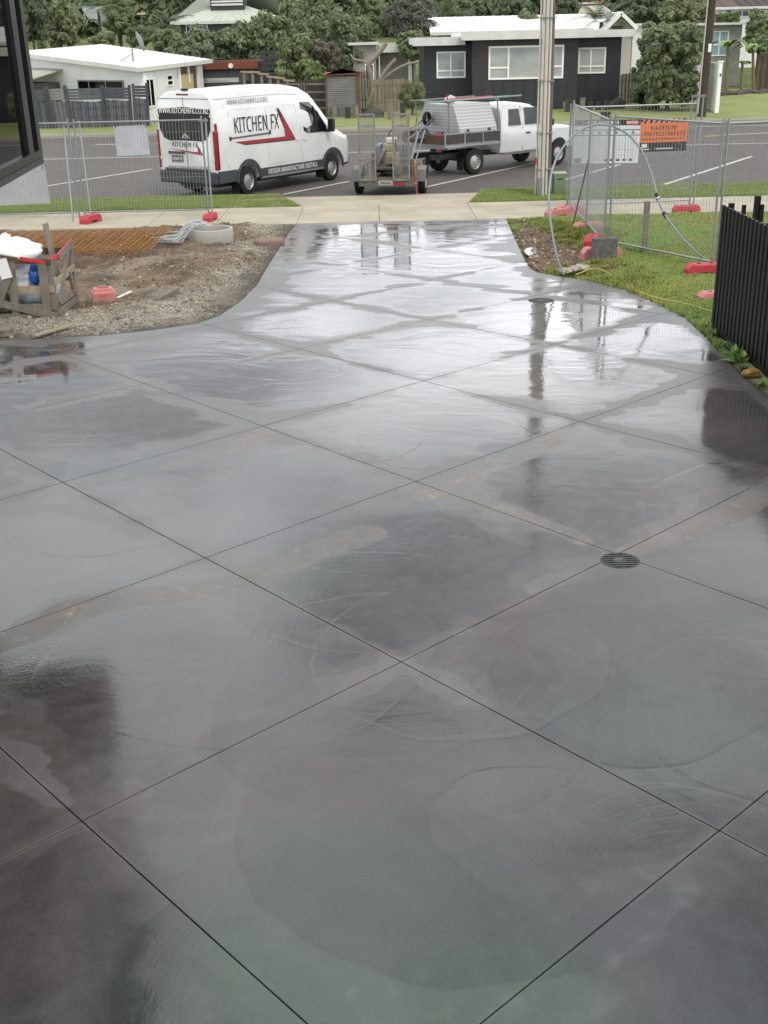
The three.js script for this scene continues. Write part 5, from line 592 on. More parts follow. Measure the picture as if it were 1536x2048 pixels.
// ---- plant trailer behind the ute
{
  const a = G(720, 389, RY), b = G(838, 389, RY), phi = THREE.MathUtils.degToRad(80), c = a.clone().add(b).multiplyScalar(0.5);
  const t = thing('plant_trailer', 'grey tipping plant trailer with two upright mesh ramps', 'trailer', V(c.x, RY, c.z), { ry: phi, local: true });
  const g = M(0x7b776d, 0.6, { metalness: 0.35, map: T.speck }), ramp = M(0x9a9a92, 0.65, { metalness: 0.25, map: T.speck });
  obj('deck', bx(2.4, 0.05, 1.36, 0.7, 0.44, 0), g, t); obj('frame', [bx(2.44, 0.1, 0.05, 0.7, 0.39, 0.7), bx(2.44, 0.1, 0.05, 0.7, 0.39, -0.7), bx(0.06, 0.17, 1.44, -0.52, 0.36, 0), bx(0.06, 0.12, 1.4, 1.92, 0.39, 0)], g, t);
  for (const s of [1, -1]) obj('side_rail', [bar(V(-0.5, 0.75, s * 0.7), V(1.9, 0.75, s * 0.7), 0.02), bar(V(-0.5, 0.44, s * 0.7), V(-0.5, 0.95, s * 0.7), 0.02), bar(V(0.7, 0.44, s * 0.7), V(0.7, 0.75, s * 0.7), 0.02), bar(V(1.9, 0.44, s * 0.7), V(1.9, 0.75, s * 0.7), 0.02), bx(2.3, 0.02, 0.02, 0.7, 0.6, s * 0.7)], g, t);
  obj('drawbar', [beam(V(1.9, 0.4, 0.5), V(3.1, 0.42, 0), 0.07, 0.07), beam(V(1.9, 0.4, -0.5), V(3.1, 0.42, 0), 0.07, 0.07)], g, t);
  for (const s of [1, -1]) { wheel(t, 0.3, s * 0.86, 0.31, 0.19); obj('mudguard', [(() => { const sh = new THREE.Shape(); sh.absarc(0.3, 0.31, 0.4, 0.1, Math.PI - 0.1, false); sh.absarc(0.3, 0.31, 0.385, Math.PI - 0.1, 0.1, true); const q = new THREE.ExtrudeGeometry(sh, { depth: 0.24, bevelEnabled: false, curveSegments: 16 }); q.translate(0, 0, s > 0 ? 0.74 : -0.98); return q; })(), bx(0.02, 0.3, 0.24, -0.1, 0.5, s * 0.86)], mat.galvDull, t); }
  // ramps standing at the tail
  for (const [z, n] of [[-0.47, 0], [0.42, 1]]) { const X = -0.57, w = 0.42, hh = 1.62, y0 = 0.44; const r = obj('ramp', [bx(0.04, hh, 0.035, X, y0 + hh / 2, z - w / 2), bx(0.04, hh, 0.035, X, y0 + hh / 2, z + w / 2), bx(0.04, 0.04, w, X, y0 + hh, z), bx(0.04, 0.04, w, X, y0, z), ...[0.33, 0.55, 0.82].map((k) => bx(0.035, 0.035, w, X, y0 + hh * k, z))], ramp, t); const ms = []; for (let i = 1; i < 14; i++) ms.push(bx(0.008, hh, 0.008, X, y0 + hh / 2, z - w / 2 + (w * i) / 14)); for (let i = 1; i < 42; i++) ms.push(bx(0.006, 0.007, w, X, y0 + (hh * i) / 42, z)); obj('ramp_mesh', ms, ramp, r); }
  obj('tail_light', [bx(0.03, 0.08, 0.16, -0.56, 0.35, 0.42), bx(0.03, 0.08, 0.1, -0.56, 0.35, 0.24)], mat.taillight, t);
  { const P = obj('number_plate', bx(0.01, 0.11, 0.36, -0.556, 0.36, 0.0), mat.white, t); const pl = canvasTex(192, 64, (x, w, h) => { x.fillStyle = '#8e8c84'; x.fillRect(0, 0, w, h); x.fillStyle = '#26282a'; x.font = 'bold 52px sans-serif'; x.textAlign = 'center'; x.fillText('984H6', w / 2, 50, 176); }); const q = new THREE.PlaneGeometry(0.34, 0.1); q.rotateY(-Math.PI / 2); q.translate(-0.5635, 0.36, 0.0); obj('plate_print', q, M(0xffffff, 0.6, { map: pl }), P, { keepUV: true }); }
  obj('tie_strap', [beam(V(-0.4, 0.95, 0.72), V(-0.3, 0.05, 0.78), 0.03, 0.006), beam(V(-0.2, 0.9, 0.72), V(-0.35, 0.3, 0.76), 0.03, 0.006)], M(0xb8683a, 0.7), t);
  const w = (q) => q.clone().applyAxisAngle(YUP, phi).add(V(c.x, RY, c.z));
  { const f = thing('concrete_saw', 'grey and cream engine driven concrete saw on the trailer deck', 'machine', w(V(0.35, 0.47, -0.02)), { ry: phi, local: true }); const cm = M(0xa89f88, 0.7, { map: T.speck }), gm = M(0x6c6a62, 0.7, { map: T.speck }); obj('frame', [beam(V(-0.5, 0.12, -0.4), V(0.5, 0.12, -0.25), 0.08, 0.12), beam(V(-0.5, 0.12, 0.3), V(0.5, 0.12, 0.25), 0.08, 0.12), bx(0.9, 0.05, 0.6, 0, 0.2, 0)], gm, f); obj('engine', [rb(0.34, 0.34, 0.3, 0.05, 0.1, 0.42, 0.02), rb(0.3, 0.22, 0.26, 0.05, 0.16, 0.68, -0.02), bx(0.2, 0.5, 0.1, 0.0, 0.45, -0.26, 0, 0.5)], cm, f); obj('fuel_tank', rb(0.26, 0.16, 0.3, 0.05, 0.18, 0.86, 0.02), M(0xb7b2a0, 0.5), f); obj('blade_guard', (() => { const q = new THREE.CylinderGeometry(0.26, 0.26, 0.07, 24, 1, false, 0, Math.PI); q.rotateX(Math.PI / 2); q.rotateY(0.4); q.translate(-0.2, 0.3, -0.4); return q; })(), gm, f); obj('handlebar', [tube([V(-0.1, 0.5, 0.2), V(-0.35, 0.75, 0.22), V(-0.5, 0.95, 0.24)], 0.018, 16)], mat.blackPlastic, f); obj('lift_handle', tube([V(0.3, 0.9, -0.1), V(0.3, 1.1, -0.02), V(0.28, 1.12, 0.1)], 0.014, 16), mat.blackPlastic, f); for (const [x, z] of [[-0.4, -0.35], [-0.4, 0.3], [0.4, -0.3], [0.4, 0.3]]) { const q = new THREE.CylinderGeometry(0.09, 0.09, 0.06, 18); q.rotateX(Math.PI / 2); q.translate(x, 0.09, z); obj('wheel', q, mat.rubber, f); } obj('drive_belt_cover', rb(0.3, 0.36, 0.1, 0.03, -0.12, 0.42, 0.2), cm, f); }
  { const f = thing('water_tank', 'blue grey plastic water tank at the front of the trailer', 'tank', w(V(1.25, 0.47, -0.05)), { ry: phi, local: true }); obj('tank', rb(0.5, 0.72, 0.98, 0.07, 0, 0.37, 0), M(0x76808c, 0.5, { map: T.mottle }), f); obj('tank_cap', bar(V(0, 0.73, 0), V(0, 0.78, 0), 0.08, 14), mat.blackPlastic, f); obj('tank_strap', [bx(0.52, 0.74, 0.03, 0, 0.37, 0.3), bx(0.52, 0.74, 0.03, 0, 0.37, -0.3)], mat.cladGrey, f); }
  { const f = thing('concrete_hose', 'heap of dull grey hoses and poles on the trailer right side', 'hose', w(V(0.6, 0.47, 0.5)), { ry: phi, local: true }); obj('pole', [bar(V(-0.6, 0.4, 0.1), V(1.1, 0.95, 0.05), 0.03), bar(V(-0.4, 0.3, 0.16), V(1.4, 1.0, 0.2), 0.022)], mat.galvDull, f); for (let k = 0; k < 4; k++) { const pts = []; for (let i = 0; i < 12; i++) { const an = (i / 12) * 6.283; pts.push(V(0.1 + Math.cos(an) * (0.3 + 0.03 * k), 0.06 + 0.05 * k, -0.02 + Math.sin(an) * 0.14)); } obj('loop', tube(pts, 0.022, 40, 6, true), M(0x77706a, 0.7), f); } obj('bucket', lathe([[0.11, 0], [0.14, 0.3], [0.13, 0.3], [0.1, 0.02], [0.001, 0.02]], 20, 0.5, 0.0, 0.02), M(0x8a8578, 0.7), f); }
}
lap('vehicles done');
// ------------------------------------------------------------------ houses and fences across the road
function wallFrame(p0, p1) {
  const d = p1.clone().sub(p0).setY(0), len = d.length(); d.normalize(); let n = V(-d.z, 0, d.x); if (n.dot(V(0, 0, 0).sub(p0)) < 0) n.negate();
  const P = (s, y, o = 0) => V(p0.x + d.x * s + n.x * o, y, p0.z + d.z * s + n.z * o);
  return { p0, d, n, len, P, hit(u, v) { const [x, up, fw] = ray(u, v), dv = V(x, up, -fw); const t = V(p0.x, 0, p0.z).dot(n) / dv.dot(n); const q = V(0, H, 0).addScaledVector(dv, t); return [q.clone().sub(p0).setY(0).dot(d), q.y]; },
    box(s0, s1, y0, y1, o0, o1) { return prism([[P(s0, 0, o0).x, P(s0, 0, o0).z], [P(s1, 0, o0).x, P(s1, 0, o0).z], [P(s1, 0, o1).x, P(s1, 0, o1).z], [P(s0, 0, o1).x, P(s0, 0, o1).z]], Math.min(y0, y1), Math.max(y0, y1)); },
    px(u0, v0, u1, v1) { const a = this.hit(u0, v0), b = this.hit(u1, v1), c = this.hit(u0, v1), e = this.hit(u1, v0); return [(a[0] + c[0]) / 2, (b[0] + e[0]) / 2, (b[1] + c[1]) / 2, (a[1] + e[1]) / 2]; } };
}
const planeAt = (u0, u1, v, D0, D1 = D0) => wallFrame(F(u0, v, D0), F(u1, v, D1));
function windowOn(t, fr, r, o = {}) {                // r = [s0, s1, y0, y1]
  const [s0, s1, y0, y1] = r, w = o.w || 0.07, fm = o.frame || mat.frameWhite; const bars = [fr.box(s0, s0 + w, y0, y1, 0.002, 0.06), fr.box(s1 - w, s1, y0, y1, 0.002, 0.06), fr.box(s0 + w, s1 - w, y0, y0 + w, 0.002, 0.06), fr.box(s0 + w, s1 - w, y1 - w, y1, 0.002, 0.06)];
  for (const k of o.v || []) bars.push(fr.box(lerp(s0, s1, k) - w / 2, lerp(s0, s1, k) + w / 2, y0 + w, y1 - w, 0.002, 0.055)); for (const [k, a, b] of o.h || []) bars.push(fr.box(lerp(s0, s1, a), lerp(s0, s1, b), lerp(y0, y1, k) - w / 2, lerp(y0, y1, k) + w / 2, 0.002, 0.05));
  const f = obj('window', bars, fm, t); if (o.back) obj('curtain', o.back(fr, s0 + w, s1 - w, y0 + w, y1 - w), o.backMat || mat.curtain, f); else obj('reveal', fr.box(s0 + w, s1 - w, y0 + w, y1 - w, 0.003, 0.006), M(0x85837c, 0.9), f);
  const n = (o.v || []).length + 1, ks = [0, ...(o.v || []), 1]; for (let i = 0; i < n; i++) obj('pane', fr.box(lerp(s0, s1, ks[i]) + w / 2, lerp(s0, s1, ks[i + 1]) - w / 2, y0 + w * 0.9, y1 - w * 0.9, 0.034, 0.038), o.glass || (o.back ? mat.pane : mat.paneTint), f); return f;
}
const folds = (fr, s0, s1, y0, y1) => { const g = []; const n = Math.max(4, Math.round((s1 - s0) / 0.16)); for (let i = 0; i < n; i++) { const a = lerp(s0, s1, i / n), b = lerp(s0, s1, (i + 1) / n); g.push(fr.box(a, b, y0, y1, 0.003, 0.007 + 0.018 * ((i * 7) % 5) / 4)); } return g; };
const blinds = (fr, s0, s1, y0, y1) => { const g = []; const n = Math.round((y1 - y0) / 0.11); for (let i = 0; i < n; i++) g.push(fr.box(s0, s1, lerp(y0, y1, i / n), lerp(y0, y1, (i + 0.82) / n), 0.004, 0.02)); g.push(fr.box(s0, s1, y0, y1, 0.002, 0.0035)); return g; };
// ---- dark weatherboard house
{
  const D = 63, t = thing('dark_house', 'charcoal single storey house with white flat roof fascias across the road', 'house', F(1045, 225, D).setY(0));
  const C = planeAt(945, 1155, 150, D), Lf = planeAt(848, 946, 150, D + 1.3), Rt = planeAt(1154, 1240, 150, D + 1.3);
  const top = (fr, u, v) => fr.hit(u, v)[1];
  const tc = top(C, 1050, 70), tl = top(Lf, 880, 86), tr = top(Rt, 1210, 66);
  obj('wall', C.box(0, C.len, -0.1, tc, -8, 0), mat.charcoal, t, { label: 'charcoal middle wall' }); obj('wall', Lf.box(0, Lf.len, -0.1, tl, -7, 0), mat.charcoalBoard, t); obj('wall', Rt.box(0, Rt.len, -0.1, tr, -7, 0), mat.charcoalBoard, t);
  const bat = (fr, y0, y1, n, m) => { for (let i = 1; i < n; i++) obj('batten', fr.box((fr.len * i) / n - 0.02, (fr.len * i) / n + 0.02, y0, y1, 0.002, 0.022), m, t); };
  const wC = C.px(977, 91, 1127, 158), wL = Lf.px(873, 103, 931, 156), wR = Rt.px(1156, 95, 1211, 147);
  bat(C, 0.1, wC[2] - 0.05, 10, mat.charcoal); bat(Lf, 1.05, wL[2] - 0.03, 5, mat.charcoalBoard); bat(Rt, 1.15, wR[2] - 0.03, 4, mat.charcoalBoard);
  for (const [fr, n, y] of [[Lf, 7, 1.0], [Rt, 8, 1.1]]) for (let i = 0; i < n; i++) { const y0 = (y * i) / n; obj('weatherboard', fr.box(0.02, fr.len - 0.02, y0, y0 + y / n - 0.025, 0.002, 0.035 - 0.0), mat.charcoalBoard, t); }
  windowOn(t, C, wC, { v: [0.265, 0.72], h: [[0.36, 0, 0.265], [0.36, 0.72, 1]], back: folds, w: 0.09 }); windowOn(t, Lf, wL, { v: [0.49], h: [[0.28, 0, 1]], back: blinds, w: 0.08 }); windowOn(t, Rt, wR, { v: [0.46], h: [[0.28, 0, 1]], back: folds, w: 0.08, backMat: M(0xa9adad, 0.9) });
  const fas = (fr, u0, v0, u1, v1, dp, nm) => { const r = fr.px(u0, v0, u1, v1); const o = obj('roof', fr.box(r[0], r[1], r[2] + 0.05, r[3], -dp, 0.55), mat.roofWhite, t); obj('fascia', fr.box(r[0] - 0.02, r[1] + 0.02, r[2], r[3] + 0.02, 0.55, 0.6), mat.fascia, o); };
  fas(C, 923, 62, 1182, 78, 8.4, 'c'); fas(Lf, 826, 75, 928, 91, 7.4); fas(Rt, 1168, 60, 1266, 74, 7.4);
  const dp = Lf.hit(943, 150)[0]; obj('downpipe', bar(Lf.P(dp, 0, 0.07), Lf.P(dp, tl, 0.07), 0.05), mat.frameWhite, t);
  { const g = textGeo('28', 0.42, fontB, 0.02); const q = C.hit(952, 122); const p = C.P(q[0], q[1], 0.01); g.translate(p.x, p.y, p.z); obj('house_number', g, M(0x4d3333, 0.7), t); }
}
// ---- white house on the left
{
  const c0 = F(289, 190, 60), cl = F(58, 190, 67), cr = F(407, 160, 70); const t = thing('white_house', 'low white house with broad white roof and satellite dish across the road', 'house', c0.clone().setY(0));
  const A = wallFrame(cl, c0), B = wallFrame(c0, cr); const yA0 = A.hit(60, 112)[1], yA1 = A.hit(287, 145)[1], yB1 = B.hit(405, 128)[1];
  const quadWall = (fr, y0, y1) => poly3([fr.P(0, -0.2), fr.P(fr.len, -0.2), fr.P(fr.len, y1), fr.P(0, y0)], -0.2, fr.n);
  obj('wall', quadWall(A, yA0, yA1), mat.white, t); obj('wall', quadWall(B, yA1, yB1), mat.white, t);
  for (let i = 1; i < 9; i++) { const yy = lerp(0.2, yA1 - 0.25, i / 9); obj('board_joint', A.box(0.02, A.len - 0.02, yy, yy + 0.012, 0.001, 0.012), mat.fascia, t); }
  const back = F(205, 92, 82); const rp = [A.P(-0.3, yA0 + 0.12, 0.5), A.P(A.len + 0.35, yA1 + 0.12, 0.45), B.P(B.len + 0.4, yB1 + 0.12, 0.4), back];
  obj('roof', poly3(rp, 0.12, V(0, 1, 0)), mat.roofWhite, t); { const ribs = []; for (let i = 1; i < 22; i++) { const k = i / 22; ribs.push(beam(rp[0].clone().lerp(rp[1], k).add(V(0, 0.135, 0)), rp[3].clone().lerp(rp[2], k).add(V(0, 0.135, 0)), 0.04, 0.03)); } obj('roof_rib', ribs, mat.roofWhite, t, { kind: 'stuff' }); }
  obj('gutter', [beam(rp[0].clone().add(V(0, 0.02, 0.06)), rp[1].clone().add(V(0, 0.02, 0.06)), 0.1, 0.2), beam(rp[1].clone().add(V(0.06, 0.02, 0)), rp[2].clone().add(V(0.06, 0.02, 0)), 0.1, 0.2)], mat.fascia, t);
  windowOn(t, A, A.px(158, 160, 249, 196), { v: [0.25, 0.62], frame: M(0x6d6f70, 0.5), back: folds, backMat: M(0x9b9d9b, 0.9), glass: mat.paneTint });
  windowOn(t, B, B.px(291, 156, 308, 215), { v: [0.5], frame: mat.frameWhite }); windowOn(t, B, B.px(333, 149, 344, 172), { h: [[0.5, 0, 1]] });
  { const r = B.px(356, 133, 392, 166); obj('porch_recess', B.box(r[0], r[1], r[2] - 0.4, r[3], 0.002, 0.02), M(0x5c4c40, 0.9), t); obj('porch_post', [B.box(r[0] - 0.1, r[0] + 0.05, 0, r[3], 0.02, 0.14), B.box(r[1] - 0.02, r[1] + 0.12, 0, r[3], 0.02, 0.14), B.box(lerp(r[0], r[1], 0.5), lerp(r[0], r[1], 0.56), r[2], r[3], 0.02, 0.1)], mat.frameWhite, t); obj('awning_cloth', B.box(r[0] + 0.15, lerp(r[0], r[1], 0.75), r[2] - 0.3, lerp(r[2], r[3], 0.55), 0.05, 0.08), M(0xb7a57e, 0.9), t); }
  { const r = A.px(62, 140, 128, 176); const pp = [A.P(r[0] - 1.5, r[3] - 0.35, 2.4), A.P(r[1] - 0.3, r[3] - 0.55, 2.4), A.P(r[1], r[3], 0.0), A.P(r[0] - 1.5, r[3] + 0.1, 0.0)]; obj('lean_to_roof', poly3(pp, 0.06, YUP), M(0xb9b7ac, 0.7, { map: T.mottle }), t); obj('lean_to_wall', [A.box(r[0] - 1.4, r[0] - 1.3, 0, r[3] - 0.4, 0.1, 2.3), A.box(r[1] - 0.5, r[1] - 0.4, 0, r[3] - 0.6, 0.1, 2.3), A.box(r[0] - 1.3, r[1] - 0.5, 0, r[3] - 0.6, 0.1, 0.2)], M(0x3e3a36, 0.9), t); }
  { const s = F(267, 128, 64); const d = obj('satellite_dish', (() => { const g = new THREE.SphereGeometry(0.8, 24, 8, 0, 6.283, 0, 0.72); g.scale(1, 0.7, 1); g.rotateZ(-1.25); g.translate(s.x + 0.05, s.y + 0.95, s.z); return g; })(), mat.galvDull, t); obj('dish_mast', [bar(s.clone(), s.clone().add(V(0, 0.75, 0)), 0.04), bar(s.clone().add(V(-0.75, 0.12, 0)), s.clone().add(V(0, 0.5, 0)), 0.02)], mat.galvDull, d); }
}
function fenceRun(name, label, u0, u1, vt0, vt1, D, n, m, o = {}) {    // upright boards between two pixels on the plane D
  const fr = planeAt(u0, u1, 200, D, o.D1 || D); const t = thing(name, label, 'fence', fr.P(fr.len / 2, 0)); const r = rng(o.sd || 5), y0 = fr.hit(u0, vt0)[1], y1 = fr.hit(u1, vt1)[1];
  for (let i = 0; i < n; i++) { const a = (fr.len * i) / n, b = (fr.len * (i + 1)) / n - (o.gap ?? 0.012), y = lerp(y0, y1, (i + 0.5) / n) + (r() - 0.5) * (o.jit ?? 0.06); obj('board', fr.box(a, b, -0.05, y, -0.012 + r() * 0.012, 0.02 + r() * 0.014), Array.isArray(m) ? m[i % m.length] : m, t); }
  obj('rail', fr.box(0, fr.len, 0.5, 0.6, -0.07, -0.015), mat.timberDark, t); obj('rail', fr.box(0, fr.len, Math.min(y0, y1) - 0.35, Math.min(y0, y1) - 0.25, -0.07, -0.015), mat.timberDark, t); return { t, fr, y0, y1 };
}
{ // old dark fence in front of the white house: leaning sections of lattice over boards
  const secs = [[72, 97, 178, 'leaning'], [100, 133, 176, 'pale rusted'], [137, 203, 176, 'wide dark'], [208, 256, 174, 'sagging'], [268, 290, 170, 'narrow']];
  const dk = [M(0x565b61, 0.8, { map: T.wood }), M(0x4a4f56, 0.85, { map: T.wood }), M(0x646a70, 0.85, { map: T.wood })];
  secs.forEach(([u0, u1, vt, w], k) => { const pale = k === 1, D = 57.5 + (k % 2) * 0.12; const q = fenceRun('panel_fence', `${w} section of the dark timber fence before the white house`, u0, u1, vt + 26, vt + 27, D, Math.max(4, Math.round((u1 - u0) / 5)), pale ? [M(0x6d7075, 0.7, { map: T.mottle }), M(0x5a5d62, 0.7, { map: T.mottle })] : dk, { sd: 80 + k }); const fr = q.fr, yt = fr.hit((u0 + u1) / 2, vt)[1]; for (let y = q.y0 + 0.04; y < yt - 0.05; y += 0.13) obj('slat', fr.box(0, fr.len, y, y + 0.112, -0.01, 0.015), pale ? mat.galvDull : dk[k % 3], q.t); obj('post', fr.box(-0.12, 0.0, -0.1, yt + 0.06, -0.06, 0.06), pale ? mat.galvDull : dk[0], q.t); obj('post', fr.box(fr.len, fr.len + 0.12, -0.1, yt + 0.1, -0.06, 0.06), dk[1], q.t); q.t.rotation.z = [0.05, 0.04, 0.0, -0.03, -0.04][k]; });
}
fenceRun('paling_fence', 'grey paling fence beside the slatted shed', 598, 656, 166, 163, 63, 22, [mat.timberGrey, mat.timberDark]);
fenceRun('paling_fence', 'pale weathered paling fence behind the upright trailer ramp', 745, 812, 160, 158, 64.5, 26, [mat.timberGrey, mat.timberGrey, mat.timberPale], { sd: 9 });
fenceRun('paling_fence', 'dark paling fence behind the crooked tree trunk', 712, 746, 142, 141, 67, 12, [mat.timberDark, mat.timberGrey], { sd: 11 });
fenceRun('paling_fence', 'grey paling fence between the dark house and the big shrub', 1238, 1290, 150, 140, 66.5, 16, [mat.timberGrey, mat.timberDark], { sd: 12 });
fenceRun('boundary_fence', 'short brown timber fence by the banana plants', 1508, 1560, 110, 100, 74, 9, [mat.timberBrown, mat.timberDark], { sd: 13 });
{ // slatted shed with a red ridge
  const fr = planeAt(655, 712, 200, 61), r = fr.px(655, 152, 712, 216); const t = thing('slatted_shed', 'small shed faced with grey horizontal slats and a rusty red ridge', 'shed', fr.P(fr.len / 2, 0)); obj('back_wall', fr.box(0, fr.len, 0, r[3], -1.5, -0.02), mat.timberDark, t); const n = 22; for (let i = 0; i < n; i++) obj('slat', fr.box(0, fr.len, lerp(0.05, r[3], i / n), lerp(0.05, r[3], (i + 0.72) / n), 0, 0.02), mat.galvDull, t); obj('corner_post', [fr.box(fr.len, fr.len + 0.22, 0, r[3] + 0.2, -0.2, 0.05), fr.box(-0.1, 0, 0, r[3], -0.1, 0.04)], mat.timberBrown, t); obj('roof', poly3([fr.P(-0.15, r[3] + 0.02, 0.15), fr.P(fr.len * 0.55, r[3] + 0.3, 0.15), fr.P(fr.len + 0.3, r[3] + 0.1, 0.15), fr.P(fr.len + 0.3, r[3] + 0.15, -1.6), fr.P(-0.15, r[3] + 0.1, -1.6)], 0.05, YUP), M(0x8f4a3c, 0.8, { map: T.speck }), t);
}
{ // stepped timber posts behind the van roof
  const t0 = [[488, 146], [505, 146], [523, 150], [540, 156], [556, 158], [574, 163]]; t0.forEach(([u, v], i) => { const p = F(u, v, 64 - i * 0.3), q = V(p.x, 0, p.z); const t = thing('timber_post', ['first', 'second', 'third', 'fourth', 'fifth', 'sixth'][i] + ' stepped timber post counted from the brown garage', 'post', q, { group: 'stepped posts behind the van' }); obj('post', bx(0.14, p.y, 0.14, p.x, p.y / 2, p.z), mat.timberGrey, t); obj('cap_rail', bx(0.55, 0.09, 0.2, p.x + 0.1, p.y + 0.045, p.z, 0.2, 0, -0.1), mat.timberPale, t); });
  const fr = planeAt(490, 660, 190, 64.4, 62.5); const t = thing('slat_wall', 'dark horizontal slat fence behind the van', 'fence', fr.P(fr.len / 2, 0)); for (let i = 0; i < 14; i++) obj('slat', fr.box(0, fr.len, i * 0.13, i * 0.13 + 0.1, 0, 0.03), i % 3 ? mat.timberDark : mat.timberGrey, t); obj('backing', fr.box(0, fr.len, -0.1, 1.75, -0.06, -0.01), mat.timberDark, t);
}
{ // brown garage with dark doors
  const fr = planeAt(405, 522, 140, 72), t = thing('brown_garage', 'low garage with a broad rust brown fascia and dark doors', 'garage', fr.P(fr.len / 2, 0)); const f = fr.px(408, 121, 517, 138), d = fr.px(408, 139, 500, 155); obj('wall', fr.box(0, fr.len, -0.2, f[3] - 0.05, -6, 0), mat.charcoal, t); obj('fascia', fr.box(f[0], f[1], f[2], f[3], 0.01, 0.25), M(0x7c4230, 0.7, { map: T.mottle }), t); for (const [a, b] of [[0.02, 0.5], [0.52, 0.98]]) obj('garage_door', fr.box(lerp(d[0], d[1], a), lerp(d[0], d[1], b), 0.1, d[3] - 0.08, 0.005, 0.05), M(0x3b4046, 0.5), t); obj('lamp', bar(fr.P(lerp(f[0], f[1], 0.5), lerp(f[2], f[3], 0.4), 0.25), fr.P(lerp(f[0], f[1], 0.5), lerp(f[2], f[3], 0.4), 0.36), 0.14, 16), M(0xd8d4c8, 0.4), t); const w = fr.px(408, 154, 482, 163); for (let i = 0; i < 4; i++) obj('white_rail', fr.box(w[0], w[1], lerp(w[2], w[3], i / 4), lerp(w[2], w[3], (i + 0.6) / 4), 1.2, 1.26), mat.fascia, t); for (let i = 0; i < 9; i++) obj('side_slat', fr.box(f[1] + 0.1, f[1] + 2.4, 0.6 + i * 0.3, 0.8 + i * 0.3, 0.0, 0.05), mat.cladGrey, t);
}
function gableHouse(label, u0, u1, vEave, vRidge, vBase, D, wallM, roofM, o = {}) {   // eaves facing the road
  const fr = planeAt(u0, u1, vEave, D); const ye = fr.hit((u0 + u1) / 2, vEave)[1], yr = planeAt(u0, u1, vRidge, D + (o.run || 4)).hit((u0 + u1) / 2, vRidge)[1], yb = Math.min(fr.hit((u0 + u1) / 2, vBase)[1], terrainY(fr.P(0, 0).x, -D)) - 0.4, run = o.run || 4, L = fr.len, hip = o.hip ? run : 0;
  const t = thing('far_house', label, 'house', fr.P(L / 2, yb)); obj('wall', fr.box(0.3, L - 0.3, yb, ye, -run * 2, 0), wallM, t);
  const A = fr.P(-0.4, ye, 0.5), B = fr.P(L + 0.4, ye, 0.5), C = fr.P(L + 0.4 - hip, yr, -run), E = fr.P(-0.4 + hip, yr, -run), Fb = fr.P(L + 0.4, ye, -run * 2 - 0.5), Gb = fr.P(-0.4, ye, -run * 2 - 0.5);
  obj('roof', [poly3([A, B, C, E], 0.1, YUP), poly3([Fb, Gb, E, C], 0.1, YUP), ...(hip ? [poly3([B, Fb, C], 0.1, YUP), poly3([Gb, A, E], 0.1, YUP)] : [])], roofM, t); if (!hip) obj('gable', [poly3([fr.P(0.3, ye, 0), fr.P(0.3, ye, -run * 2), fr.P(0.3, yr - 0.15, -run)], 0.1, fr.d), poly3([fr.P(L - 0.3, ye, 0), fr.P(L - 0.3, ye, -run * 2), fr.P(L - 0.3, yr - 0.15, -run)], -0.1, fr.d)], wallM, t);
  obj('gutter', fr.box(-0.4, L + 0.4, ye - 0.12, ye + 0.06, 0.45, 0.56), mat.fascia, t); { const ribs = [], nr = Math.round(L / 0.6); for (let i = 1; i < nr; i++) { const k = i / nr; ribs.push(beam(A.clone().lerp(B, k).add(V(0, 0.115, 0)), E.clone().lerp(C, k).add(V(0, 0.115, 0)), 0.05, 0.04)); } obj('roof_rib', ribs, roofM, t, { kind: 'stuff' }); }
  for (const w of o.win || []) { const r = fr.px(...w); windowOn(t, fr, r, { v: w.v || [0.5] }); } return { t, fr, ye, yr };
}
gableHouse('house with pale green hipped metal roof above the hedge', 352, 560, 44, -14, 75, 98, M(0x4a4f52, 0.7), M(0xb9c3b4, 0.55, { map: T.dirtyWhite }), { hip: true, run: 7, win: [[372, 50, 392, 68], [396, 50, 416, 68]] });
{ const fr = planeAt(425, 505, 8, 100); const r = fr.px(420, -8, 488, 11); const t = thing('rooftop_dormer', 'dark louvred dormer on the pale green hipped roof', 'dormer', fr.P(fr.len / 2, r[2] - 1)); obj('wall', fr.box(r[0], r[1], r[2] - 1, r[3], -2, 0), mat.charcoal, t); for (let i = 0; i < 3; i++) obj('louvre', fr.box(r[0] + 0.1, r[1] - 0.1, lerp(r[2], r[3], i / 3), lerp(r[2], r[3], (i + 0.6) / 3), 0.002, 0.06), mat.fascia, t); }
gableHouse('long house with a white metal roof behind the dark house', 872, 1190, 63, 34, 90, 80, M(0x8d8a80, 0.8), mat.roofWhite, { run: 5 });
